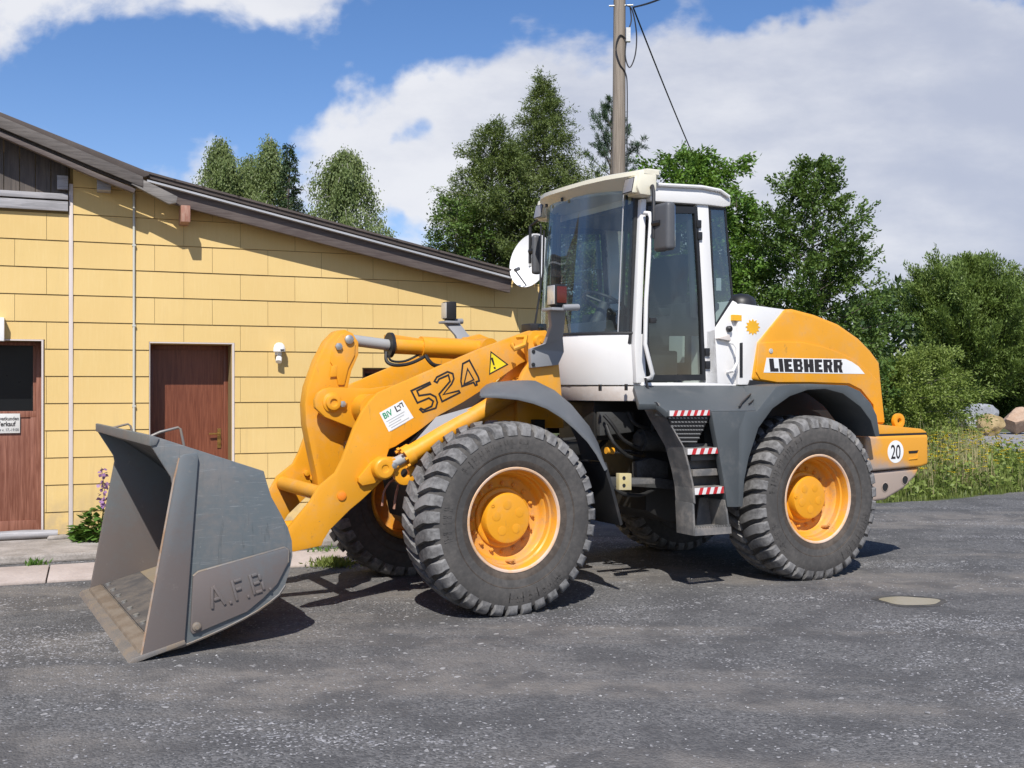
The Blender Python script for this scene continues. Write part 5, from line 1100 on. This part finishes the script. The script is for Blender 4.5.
# ---- counterweight
CWY = 1.04
mb = MB(); mb.prism([(-3.875,1.259),(-4.731,1.259),(-4.731,0.964),(-4.624,0.944),(-3.954,0.926),(-3.874,0.929)], -CWY, CWY); mb.prism([(-3.896,0.912),(-4.648,0.937),(-4.591,0.856),(-4.423,0.741),(-4.163,0.643),(-3.896,0.629)], -CWY + .03, CWY - .03); CW = P('counterweight', mb, 'cw', .03, seg=3)
mb = MB(); mb.prism([(-3.912,1.404),(-4.085,1.368),(-4.651,1.316),(-4.722,1.288),(-4.729,1.273),(-3.912,1.272)], -CWY + .02, CWY - .02); P('rear_deck', mb, 'yellow', .012, parent=CW)
mb = MB(); mb.prism([(-3.965,1.277),(-4.722,1.277),(-4.722,1.258),(-3.965,1.255)], -CWY + .012, CWY - .012); P('deck_seam', mb, 'black', parent=CW)
q = (-4.269,1.042,1.104); 
mb = MB(); mb.lathe([(.108, 0), (.108, .002), (0, .002)], (q[0], CWY, q[2]), 'y', 40); SD = P('speed_disc', mb, 'sticker', parent=CW, smooth=0)
mb = text_mb('20', (q[0], CWY + .0035, q[2] - .066), (-1, 0, 0), (0, 0, 1),   .19, .72, .0022, center=True); P('speed_number', mb, 'ink', parent=SD, smooth=0, recalc=False)
mb = MB(); mb.prism([(-4.447,1.105),(-4.587,1.108),(-4.577,1.082),(-4.454,1.08)], CWY, CWY + .003); P('recess', mb, 'chassis', parent=CW, smooth=0)  # flat dark plate on the surface, standing in for shade inside a pocket
mb = MB(); mb.prism([(-4.45,1.02),(-4.569,1.024),(-4.583,1.106),(-4.569,1.082),(-4.555,1.036),(-4.464,1.034)], CWY, CWY + .008); P('recess_lip', mb, 'yellow', .002, parent=CW)
for pq in [(-4.158,0.767),(-4.43,0.823)]:
    mb = MB(); mb.lathe([(.040, .0), (.047, .004), (.040, .006)], (pq[0], CWY - .03, pq[1]), 'y', 24, mi=0); mb.lathe([(.040, .002), (0, .002)], (pq[0], CWY - .03, pq[1]), 'y', 24, mi=1); P('tie_hole', mb, ['cw', 'black'], parent=CW)  # black disc inside the ring stands in for shade in the hole
q = (-4.521,0.85,1.36); mb = MB(); mb.lathe([(.028, -.02), (.075, -.02), (.075, .02), (.028, .02)], (q[0], .85, q[2] + .03), 'y', 24, closed=True); P('lifting_eye', mb, 'yellow', .005, parent=CW)
# ---- machinery in the recess under the cab
mb = MB(); mb.prism([(-1.155,0.958),(-1.424,0.946),(-1.788,0.923),(-2.121,0.855),(-2.121,0.792),(-1.734,0.837),(-1.424,0.868),(-1.155,0.881)], .58, .62); P('frame_rail', mb, 'understeel', .004)
mb = MB(); mb.prism([(-1.569,1.069),(-1.73,1.099),(-1.906,1.057),(-1.906,0.915),(-1.569,0.929)], .50, .58); P('valve_housing', mb, 'understeel', .008)
mb = MB(); mb.tube([(-1.658,0.5,1.256), (-1.966,0.5,1.239)], .10, 20); mb.tube([(-1.626,0.5,1.257), (-1.658,0.5,1.256)], .07, 16); P('air_tank', mb, 'understeel')
mb = MB(); mb.prism([(-1.261,1.508),(-1.622,1.504),(-1.622,1.326),(-1.261,1.299)], .40, .46); P('hose_manifold', mb, 'understeel', .01)
mb = MB(); mb.tube([(-.55, 0, .80), (-1.9, 0, .84)], .075, 16); mb.tube([(-1.0, 0, .81), (-1.12, 0, .815)], .13, 16); P('drive_shaft', mb, 'understeel')
for pts in (((-1.262,0.52,1.484), (-1.319,0.56,1.406), (-1.424,0.56,1.264), (-1.644,0.52,1.178)), ((-1.297,0.5,1.396), (-1.319,0.56,1.25), (-1.48,0.54,1.122), (-1.68,0.5,1.078)), ((-1.543,0.48,1.505), (-1.565,0.54,1.401), (-1.738,0.54,1.345), (-1.982,0.48,1.356)), ((-1.767,0.5,1.503), (-1.756,0.56,1.416), (-1.76,0.54,1.291), (-1.723,0.5,1.201)), ((-1.292,0.6,0.873), (-1.368,0.64,0.804), (-1.572,0.62,0.774), (-1.763,0.58,0.823))):
    q = []
    for i in range(len(pts) - 1):
        for t in (0, .33, .66): q.append(Vector(pts[i]).lerp(Vector(pts[i + 1]), t))
    q.append(Vector(pts[-1])); q = [q[0]] + [(q[i - 1] + q[i] * 2 + q[i + 1]) / 4 for i in range(1, len(q) - 1)] + [q[-1]]
    mb = MB(); mb.tube(q, .017, 8); P('hydraulic_hose', mb, 'hose')
# ---- underside bits seen between the wheels
mb = MB(); mb.tube([(-1.33,0.45,1.17), (-1.404,0.45,1.163)], .03, 14); SC_ = P('steering_cylinder', mb, 'yellow')
mb = MB(); mb.tube([(-1.404,0.45,1.163), (-1.716,0.45,1.141)], .022, 12); P('rod', mb, 'chrome', parent=SC_)
mb = MB(); mb.prism([(-1.196,1.003),(-1.32,0.998),(-1.32,0.858),(-1.196,0.864)], .80, .85); YB = P('pin_plate', mb, 'paleyellow', .004)
mb = MB()
for pq in [(-1.242,0.963),(-1.242,0.9)]: mb.lathe([(.016, .85), (.016, .853), (0, .853)], (pq[0], 0, pq[1]), 'y', 14)
[P('pin_hole', m_, 'black', parent=YB) for m_ in mb.split()]
mb = MB(); mb.prism([(-1.35,0.95),(-1.601,0.936),(-1.601,0.893),(-1.35,0.899)], .74, .80); P('lock_bar', mb, 'step', .004)
mb = MB()
for k, (x, y, z) in enumerate(((-1.15, .1, 1.35), (-1.2, -.1, 1.45), (-1.1, .2, 1.25))): mb.tube([(x + .45, y - .1, z - .1), (x + .2, y + .05, z - .22), (x - .1, y + .08, z - .2), (x - .4, y, z)], .022, 8)
[P('articulation_hose', m_, 'hose') for m_ in mb.split()]

# ---------------------------------------------------------------- vegetation
LEAF_S, LEAF_N = .62, 2.3
def leaf_mesh(name, P0, D, Nn, ln, wd_, mat, parent=None, fold=.0, **props):
    """one diamond-shaped face pair per leaf; P0 base, D direction, Nn side hint"""
    n = len(P0); D = D / np.linalg.norm(D, axis=1, keepdims=True); S = np.cross(D, Nn); S /= (np.linalg.norm(S, axis=1, keepdims=True) + 1e-9)
    ln = np.broadcast_to(ln, n)[:, None]; wd_ = np.broadcast_to(wd_, n)[:, None]
    V = np.empty((n, 4, 3)); V[:, 0] = P0; V[:, 1] = P0 + D * ln * .45 + S * wd_ * .5; V[:, 2] = P0 + D * ln; V[:, 3] = P0 + D * ln * .45 - S * wd_ * .5
    me = bpy.data.meshes.new(name); me.vertices.add(4 * n); me.vertices.foreach_set('co', V.reshape(-1).astype(np.float32))
    me.loops.add(4 * n); me.loops.foreach_set('vertex_index', np.arange(4 * n, dtype=np.int32)); me.polygons.add(n)
    me.polygons.foreach_set('loop_start', np.arange(0, 4 * n, 4, dtype=np.int32)); me.polygons.foreach_set('loop_total', np.full(n, 4, dtype=np.int32))
    me.update(calc_edges=True); me.materials.append(M[mat]); o = bpy.data.objects.new(name, me); COL.objects.link(o)
    if parent: o.parent = parent
    for k, v in props.items(): o[k] = v
    return o
def tree(name, label, px, Y, top, prof, leaf, bark='bark', seed=1, t0=.12, nb=60, spray=9, per=16, ln=.16, wd_=.07, up=.35, droop=.25, leafdrop=.2, hang=False, r0=None, lean=0, jitter=.12, tuft=False, group=None, sub=.42, az_flat=1.0, q0=.18):
    """top = picture row of the crown top; prof(t) = crown radius in metres at height share t"""
    r = np.random.default_rng(seed); h = 1.7377 + (385.7 - top) / 1064 * Y; x0 = (px - 512) / 1064 * Y
    T = empty(name, (x0, Y, 0), label=label, category='tree')
    if group: T['group'] = group
    wood = MB(); r0 = r0 or h * .014
    tp = [Vector((lean * t * t + .06 * math.sin(t * 7 + seed), .05 * math.cos(t * 6 + seed), h * t * .93)) for t in np.linspace(0, 1, 9)]
    wood.tube(tp, [r0 * (1 - .93 * t) for t in np.linspace(0, 1, 9)], 8)
    def trunk(t): k = min(7, int(t * 8)); return tp[k].lerp(tp[k + 1], t * 8 - k)
    PB, DB, NB = [], [], []
    for b in range(nb):
        t = t0 + (1 - t0) * ((b + r.random()) / nb); az = b * 2.39996 + r.uniform(-.5, .5); Rm = max(.10, prof(t)) * r.uniform(.62, 1.12)
        el = up * (1.0 if t < .8 else 1.6) + r.uniform(-.2, .2); base = np.array(trunk(t * .995)); d = np.array([math.cos(az) * math.cos(el), math.sin(az) * math.cos(el) * az_flat, math.sin(el)])
        L = Rm / max(.7, math.cos(el)); L = min(L, max(.18, (1.03 - t * .93) * h) / max(.2, math.sin(max(el, .05)))); pts = []
        for q in np.linspace(0, 1, 5): p = base + d * L * q; p[2] -= droop * L * q * q; pts.append(p)
        if L > .25: wood.tube([Vector(p) for p in pts], [max(.006, r0 * .34 * (1 - t * .75) * (1 - .85 * q)) for q in np.linspace(0, 1, 5)], 4, caps=False)
        ns = max(3, int(spray * (L / 1.5) ** .8))
        for s_ in range(ns):
            q = q0 + (1 - q0) * ((s_ + r.random()) / ns) ** .8; k = min(3, int(q * 4)); p = pts[k] + (pts[k + 1] - pts[k]) * (q * 4 - k); dd = pts[min(4, k + 1)] - pts[k]; dd = dd / (np.linalg.norm(dd) + 1e-9)
            sd = dd * .8 + r.normal(0, .55, 3); sd[2] += .12 - leafdrop
            if hang: sd = dd * .25 + r.normal(0, .25, 3); sd[2] = -abs(r.normal(.9, .25))
            sd /= np.linalg.norm(sd) + 1e-9; sl = sub * (.55 + .5 * L ** .5) * r.uniform(.6, 1.25) * (1.15 - .5 * q if not hang else 1)
            m_ = max(4, int(per * LEAF_N * r.uniform(.7, 1.3))); f = r.random(m_)[:, None]
            P_ = p + sd * sl * f + r.normal(0, jitter * (.35 + .4 * sl), (m_, 3))
            if tuft: D_ = sd * .5 + r.normal(0, .7, (m_, 3)); D_[:, 2] += .35
            else: D_ = sd * .9 + r.normal(0, .5, (m_, 3)); D_[:, 2] -= leafdrop * .6 + (.6 if hang else 0)
            N_ = r.normal(0, .55, (m_, 3)); N_[:, 2] += .9 if not hang else .2
            PB.append(P_); DB.append(D_); NB.append(N_)
    wood.build('trunk', bark, T, recalc=False)
    P_, D_, N_ = np.concatenate(PB), np.concatenate(DB), np.concatenate(NB); n = len(P_)
    P_[:, 2] = np.maximum(P_[:, 2], .05)
    leaf_mesh('crown', P_, D_, N_, ln * LEAF_S * r.uniform(.6, 1.3, n), wd_ * LEAF_S * r.uniform(.7, 1.25, n), leaf, T)
    return T
def interp(*pts):
    xs = [p[0] for p in pts]; ys = [p[1] for p in pts]; return lambda t: float(np.interp(t, xs, ys))
birch = dict(leaf='l_birch', bark='birchbark', nb=120, spray=11, per=16, ln=.17, wd_=.085, up=.75, droop=.75, hang=True, t0=.3, sub=.75, jitter=.16)
tree('birch_tree', 'leftmost birch tree behind the workshop roof', 221, 40, 117, interp((0, .8), (.4, 2.5), (.65, 2.1), (.85, 1.4), (1, .3)), seed=3, **birch)
tree('birch_tree', 'shorter birch tree half hidden between its taller neighbours behind the roof', 250, 42, 136, interp((0, .8), (.4, 2.2), (.65, 1.9), (.85, 1.3), (1, .3)), seed=4, **birch)
tree('birch_tree', 'slender birch tree standing right beside the dark spruce', 272, 40, 114, interp((0, .8), (.4, 1.9), (.65, 1.5), (.85, .95), (1, .2)), seed=5, **birch)
tree('birch_tree', 'separate birch tree right of the spruce with an airy drooping crown', 345, 38, 128, interp((0, .8), (.4, 2.6), (.6, 2.4), (.78, 2.0), (.9, 1.4), (1, .4)), seed=6, **birch)
tree('spruce_tree', 'dark narrow spruce tree behind the workshop roof', 288, 38, 122, interp((0, 1.6), (.5, 1.05), (.8, .5), (.95, .2), (1, .04)), leaf='l_spruce', seed=7, nb=110, spray=9, per=16, ln=.18, wd_=.07, up=-.05, droop=.25, leafdrop=.35, t0=.2, sub=.34)
tree('larch_tree', 'tall feathery larch tree with a pointed top behind the cab', 549, 26, 50, interp((0, 2.6), (.35, 2.5), (.55, 2.0), (.72, 1.25), (.87, .60), (.95, .22), (1, .04)), leaf='l_larch', seed=11, nb=330, spray=12, per=22, ln=.13, wd_=.038, up=.30, droop=.22, leafdrop=.30, t0=.15, sub=.46, jitter=.10, lean=-.1)
tree('larch_tree', 'lower larch tree on the left shoulder of the tall larch', 494, 25.0, 102, interp((0, 2.0), (.4, 2.0), (.62, 1.6), (.8, 1.05), (.93, .5), (1, .1)), leaf='l_larch', seed=12, nb=270, spray=12, per=22, ln=.13, wd_=.042, up=.35, droop=.22, leafdrop=.25, t0=.12, sub=.46, jitter=.10)
tree('broadleaf_tree', 'low bushy tree at the left end of the larches above the roof edge', 455, 24, 186, interp((0, 1.3), (.35, 1.5), (.65, 1.15), (.85, .7), (1, .2)), leaf='l_beech', seed=13, nb=60, spray=11, per=18, ln=.13, wd_=.075, up=.4, droop=.1, t0=.15, sub=.42)
tree('pine_tree', 'open pine tree with tufted branches just behind the pole', 610, 28, 74, interp((0, 1.2), (.5, 1.25), (.75, .95), (.9, .55), (1, .1)), leaf='l_pine', seed=14, nb=85, spray=9, per=34, ln=.20, wd_=.022, up=.45, droop=-.05, leafdrop=-.1, t0=.3, sub=.26, jitter=.05, tuft=True)
tree('ash_tree', 'bright green broadleaf tree directly behind the cab roof', 688, 22, 136, interp((0, 1.2), (.3, 1.7), (.55, 1.75), (.75, 1.5), (.9, 1.0), (1, .35)), leaf='l_ash', seed=15, nb=105, spray=11, per=20, ln=.17, wd_=.085, up=.35, droop=.18, leafdrop=.25, t0=.15, sub=.46, jitter=.11)
tree('ash_tree', 'second bright green tree with a darker underside right of the cab', 738, 23, 176, interp((0, 1.0), (.3, 1.2), (.6, 1.15), (.8, .85), (1, .25)), leaf='l_ash', seed=16, nb=75, spray=11, per=20, ln=.17, wd_=.085, up=.3, droop=.25, leafdrop=.3, t0=.12, sub=.46, jitter=.11)
tree('birch_tree', 'thin tree top poking above the bright broadleaf tree', 694, 27, 136, interp((0, .8), (.6, .8), (.85, .5), (1, .12)), leaf='l_birch', seed=17, nb=45, spray=9, per=14, ln=.15, wd_=.08, up=.6, droop=.1, t0=.4, sub=.38)
tree('beech_tree', 'dark layered beech tree rising behind the yellow engine hood', 815, 21, 141, interp((0, 1.0), (.2, 1.25), (.42, 1.5), (.58, 1.4), (.72, 1.15), (.86, .65), (.95, .32), (1, .1)), leaf='l_beech', seed=18, nb=160, spray=11, per=20, ln=.12, wd_=.07, up=.30, droop=-.02, leafdrop=.05, t0=.10, sub=.46, jitter=.07)
tree('willow_tree', 'large rounded willow at the right edge with upright shoots', 970, 46, 270, interp((0, 2.2), (.3, 2.8), (.55, 2.6), (.8, 1.7), (.95, .8), (1, .4)), leaf='l_willow', seed=19, nb=210, spray=13, per=20, ln=.26, wd_=.085, up=.75, droop=-.05, leafdrop=-.25, t0=.08, sub=.62, jitter=.14)
tree('willow_tree', 'willow cut by the right picture edge behind the boulders', 1045, 48, 312, interp((0, 2.8), (.4, 3.3), (.75, 2.4), (1, .7)), leaf='l_willow', seed=20, nb=90, spray=13, per=18, ln=.21, wd_=.065, up=.6, droop=0, leafdrop=-.1, t0=.08, sub=.6, jitter=.14)
tree('leafy_shrub', 'pale green shrub with arching twigs right behind the engine hood', 897, 23, 362, interp((0, 1.0), (.4, 1.25), (.75, .95), (1, .3)), leaf='l_bush', seed=21, nb=75, spray=11, per=17, ln=.13, wd_=.06, up=.55, droop=.25, leafdrop=.1, t0=.03, sub=.46, jitter=.09, r0=.02, q0=.03)
tree('leafy_shrub', 'broad light green shrub right of the counterweight, in front of the willow', 930, 25, 352, interp((0, .9), (.4, 1.2), (.75, .9), (1, .3)), leaf='l_bush', seed=22, nb=85, spray=11, per=17, ln=.13, wd_=.06, up=.55, droop=.25, leafdrop=.1, t0=.03, sub=.48, jitter=.09, r0=.02, q0=.03)
tree('leafy_shrub', 'dark shrub standing behind the boulders', 1004, 52, 345, interp((0, 2.4), (.5, 2.4), (.85, 1.5), (1, .5)), leaf='l_beech', seed=23, nb=80, spray=11, per=18, ln=.22, wd_=.11, up=.4, droop=.1, t0=.03, sub=.6, jitter=.16, r0=.02, q0=.03)
tree('leafy_shrub', 'dark shrub low between the beech and the engine hood', 858, 24, 345, interp((0, .9), (.5, 1.0), (.85, .7), (1, .2)), leaf='l_beech', seed=24, nb=60, spray=11, per=18, ln=.12, wd_=.07, up=.5, droop=.1, t0=.03, sub=.42, r0=.02, q0=.03)
def far_wood():
    r = np.random.default_rng(31); n = 52000; x = r.uniform(-45, 62, n); y = r.uniform(58, 66, n); hh = 5.2 + 1.2 * np.sin(x * .35) + .9 * np.sin(x * .9 + 1) + .6 * np.sin(x * 2.3)
    z = hh * (1 - r.random(n) ** 1.6 * .98); D = r.normal(0, .6, (n, 3)); D[:, 2] += .15; N = r.normal(0, .6, (n, 3)); N[:, 2] += .6
    leaf_mesh('distant_wood', np.stack([x, y, z], 1), D, N, r.uniform(.35, .75, n), r.uniform(.2, .4, n), 'l_far', None, kind='stuff')
far_wood()

# grass, dry stalks and flowers on the verge
def blades(name, pts, hts, w, mat, lean=.35, seed=1, **props):
    r = np.random.default_rng(seed); n = len(pts); az = r.uniform(0, 6.283, n); ln_ = r.uniform(lean * .15, lean, n) * hts
    b = np.zeros((n, 3)); b[:, :2] = pts; side = np.stack([np.cos(az + 1.57), np.sin(az + 1.57), 0 * az], 1) * (w * r.uniform(.7, 1.3, n))[:, None]
    dv = np.stack([np.cos(az), np.sin(az), 0 * az], 1)
    m1 = b + dv * (ln_ * .3)[:, None]; m1[:, 2] += hts * .55; t = b + dv * ln_[:, None]; t[:, 2] += hts
    V = np.stack([b - side, b + side, m1 + side * .7, t, m1 - side * .7], 1)
    me = bpy.data.meshes.new(name); me.vertices.add(5 * n); me.vertices.foreach_set('co', V.reshape(-1).astype(np.float32)); me.loops.add(7 * n); me.loops.foreach_set('vertex_index', (np.arange(n, dtype=np.int32)[:, None] * 5 + np.array([0, 1, 2, 4, 2, 3, 4], dtype=np.int32)).reshape(-1)); me.polygons.add(2 * n)
    me.polygons.foreach_set('loop_start', (np.arange(n, dtype=np.int32)[:, None] * 7 + np.array([0, 4], dtype=np.int32)).reshape(-1)); me.polygons.foreach_set('loop_total', np.tile(np.array([4, 3], dtype=np.int32), n)); me.update(calc_edges=True); me.materials.append(M[mat])
    o = bpy.data.objects.new(name, me); COL.objects.link(o)
    for k, v in props.items(): o[k] = v
    return o, t
ex = np.array([e[0] for e in edge[:8]][::-1]); ey = np.array([e[1] for e in edge[:8]][::-1])
def edge_y(x): return np.interp(x, ex, ey)
def verge_pts(n, x0, x1, depth, seed, near=1.6):
    r = np.random.default_rng(seed); x = r.uniform(x0, x1, n); return np.stack([x, edge_y(x) + .02 + depth * r.random(n) ** near], 1), r
p, r = verge_pts(30000, 2.0, 13, 9.0, 41, 1.3); clump = .5 + .5 * np.sin(p[:, 0] * 2.3 + np.sin(p[:, 1] * 1.7) * 2) * np.sin(p[:, 1] * 1.3 + p[:, 0] * .7)
dist = p[:, 1] - edge_y(p[:, 0]); hts = (.07 + .42 * clump * np.clip(dist / 1.6, .12, 1)) * r.uniform(.5, 1.25, len(p)); hts *= np.where(p[:, 0] > 9.0, .45, 1)
blades('grass', p, hts, .0085, 'grass_g', .5, 1, kind='stuff')
q, r = verge_pts(2600, 5.6, 9.2, 4.2, 42, 1.0)
dc = np.array([[(7.673,18.6,0.265)[0], 18.0], [(7.866,18.6,0.265)[0] + .3, 19.2], [(6.766,18,0.312)[0], 17.6]]); near = np.min(np.stack([np.hypot(q[:, 0] - c[0], q[:, 1] - c[1]) for c in dc]), 0)
q2 = np.concatenate([q[::16], np.concatenate([c + r.normal(0, .2, (k, 2)) for c, k in zip(dc, (150, 50, 70))])]); nn = np.min(np.stack([np.hypot(q2[:, 0] - c[0], q2[:, 1] - c[1]) for c in dc]), 0)
blades('dry_grass', q2, np.where(nn < .5, r.uniform(.6, 1.35, len(q2)), r.uniform(.3, .6, len(q2))), .0032, 'grass_d', .4, 2, kind='stuff')
# leafy weeds
w, r = verge_pts(9000, 5.4, 11, 5.0, 43, .9); z = r.random(len(w)) * (.15 + .5 * (.5 + .5 * np.sin(w[:, 0] * 3 + w[:, 1])))
D = r.normal(0, .7, (len(w), 3)); D[:, 2] += .2; N = r.normal(0, .5, (len(w), 3)); N[:, 2] += .8
leaf_mesh('weeds', np.column_stack([w, z + .02]), D, N, r.uniform(.06, .14, len(w)), r.uniform(.03, .06, len(w)), 'l_bush', None, kind='stuff')
f, r = verge_pts(520, 6.0, 9.9, 4.0, 44, .9); hz = r.uniform(.35, .85, len(f)); PT, DT, NT_ = [], [], []
for (x, y), z in zip(f, hz):
    for k in range(6): a = k * 1.047; PT.append((x, y, z)); DT.append((math.cos(a), math.sin(a), .35)); NT_.append((0, 0, 1))
leaf_mesh('wildflowers', np.array(PT), np.array(DT, float), np.array(NT_, float) + .01, .05, .036, 'petal_y', None, kind='stuff')
blades('flower_stems', f, hz, .003, 'grass_g', .02, 3, kind='stuff')
# weeds between step and path, near the wheel and along the wall
def wall_xy(u, v): c, s_ = math.cos(0.37691), math.sin(0.37691); o = (-4.857,11.692,0); return (o[0] + c * u + s_ * v, o[1] + s_ * u - c * v)
def tuft(name, label, x, y, rad, n, h, mat, seed, cat='weed'):
    r = np.random.default_rng(seed); T = empty(name, (x, y, 0), label=label, category=cat); P_ = np.column_stack([r.normal(0, rad, n), r.normal(0, rad, n), r.uniform(.0, h, n)]); D = r.normal(0, .6, (n, 3)); D[:, 2] += .8; N = r.normal(0, .5, (n, 3)); N[:, 2] += .7
    leaf_mesh('leaves', P_, D, N, r.uniform(.04, .09, n), r.uniform(.012, .025, n), mat, T); return T
x, y = [(-4.553,10.202)][0]; tuft('weed_tuft', 'small green weed in the gap between step and path', x, y, .045, 90, .03, 'l_plant', 51)
x, y = [(-1.716,10.259)][0]; tuft('grass_tuft', 'low tuft of fresh grass on the path in front of the far front wheel', x, y, .10, 500, .03, 'grass_g', 52, 'grass tuft')
x, y = [(-1.974,11.056)][0]; tuft('weed_tuft', 'thin weeds at the back of the path beside the loader arm', x, y, .10, 90, .03, 'l_plant', 53)
# hollyhock by the wall
x, y = wall_xy(.30, .42)
HP = empty('flowering_plant', (x, y, .086), label='leafy hollyhock with a purple flower stalk against the yellow wall', category='plant')
r = np.random.default_rng(55); n = 420; aa = r.uniform(0, 6.28, n); rr_ = .24 * r.random(n) ** .6; P_ = np.column_stack([rr_ * np.cos(aa) - .02, rr_ * np.sin(aa) * .7, .40 * r.random(n) * (1 - rr_ / .34)]); D = np.column_stack([np.cos(aa), np.sin(aa), r.normal(.1, .3, n)]); N = r.normal(0, .35, (n, 3)); N[:, 2] += 1
leaf_mesh('leaves', P_, D, N, r.uniform(.07, .13, n), r.uniform(.06, .10, n), 'l_plant', HP)
mb = MB(); mb.tube([(.0, 0, 0), (.04, 0, .3), (.06, -.02, .55), (.03, -.03, .78)], [.008, .007, .005, .003], 6); mb.build('stem', 'grass_d', HP, recalc=False)
P_ = []; 
for k in range(60): t = r.random(); P_.append((.055 - .02 * max(0, t - .6) + r.normal(0, .022), -.02 + r.normal(0, .022), .36 + .40 * t ** 1.6))
P_ = np.array(P_); D = r.normal(0, .7, (60, 3)); D[:, 1] -= .4; N = r.normal(0, .6, (60, 3)); N[:, 1] -= .8
leaf_mesh('blossoms', P_, D, N, .05, .045, 'petal_p', HP)
# boulders beyond the verge
def boulder(px, py, Y, w, h, d, mat, label, seed):
    r = random.Random(seed); bm = bmesh.new(); bmesh.ops.create_icosphere(bm, subdivisions=4, radius=1)
    pl = [(Vector((r.gauss(0, 1), r.gauss(0, 1), r.gauss(0, .7))).normalized(), r.uniform(.55, .86)) for _ in range(12)]
    for v in bm.verts:
        for nrm, dist in pl:
            k = v.co.dot(nrm)
            if k > dist: v.co -= nrm * (k - dist) * .97
        v.co *= 1 + .05 * math.sin(7 * v.co.x + seed) * math.sin(8 * v.co.y + v.co.z * 5) + .025 * math.sin(19 * v.co.x + 3 * seed) * math.sin(17 * v.co.z + 11 * v.co.y); v.co.x *= w / 2; v.co.y *= d / 2; v.co.z *= h / 2
    me = bpy.data.meshes.new('boulder'); bm.to_mesh(me); bm.free(); me.materials.append(M[mat]); me.polygons.foreach_set('use_smooth', [True] * len(me.polygons)); me.set_sharp_from_angle(angle=R(18))
    o = bpy.data.objects.new('boulder', me); COL.objects.link(o); o.location = ((px - 512) / 1064 * Y, Y, h * .42); o.rotation_euler = (0, 0, r.uniform(0, 6)); o['label'] = label; o['category'] = 'boulder'; o['group'] = 'boulders beyond the verge'
boulder(957, 411, 40, 2.3, 1.0, 1.3, 'boulder_grey', 'long bluish grey boulder at the left of the rock heap by the willow', 1)
boulder(980, 409, 41, 1.5, 1.15, 1.1, 'boulder_grey', 'smaller pale grey boulder between the long grey one and the ochre one', 2)
boulder(990, 417, 37, 1.05, .85, .9, 'boulder_ochre', 'ochre boulder low in front of the rock heap', 3)
boulder(1018, 410, 38, 1.6, 1.1, 1.2, 'boulder_tan', 'reddish tan boulder at the right picture edge', 4)
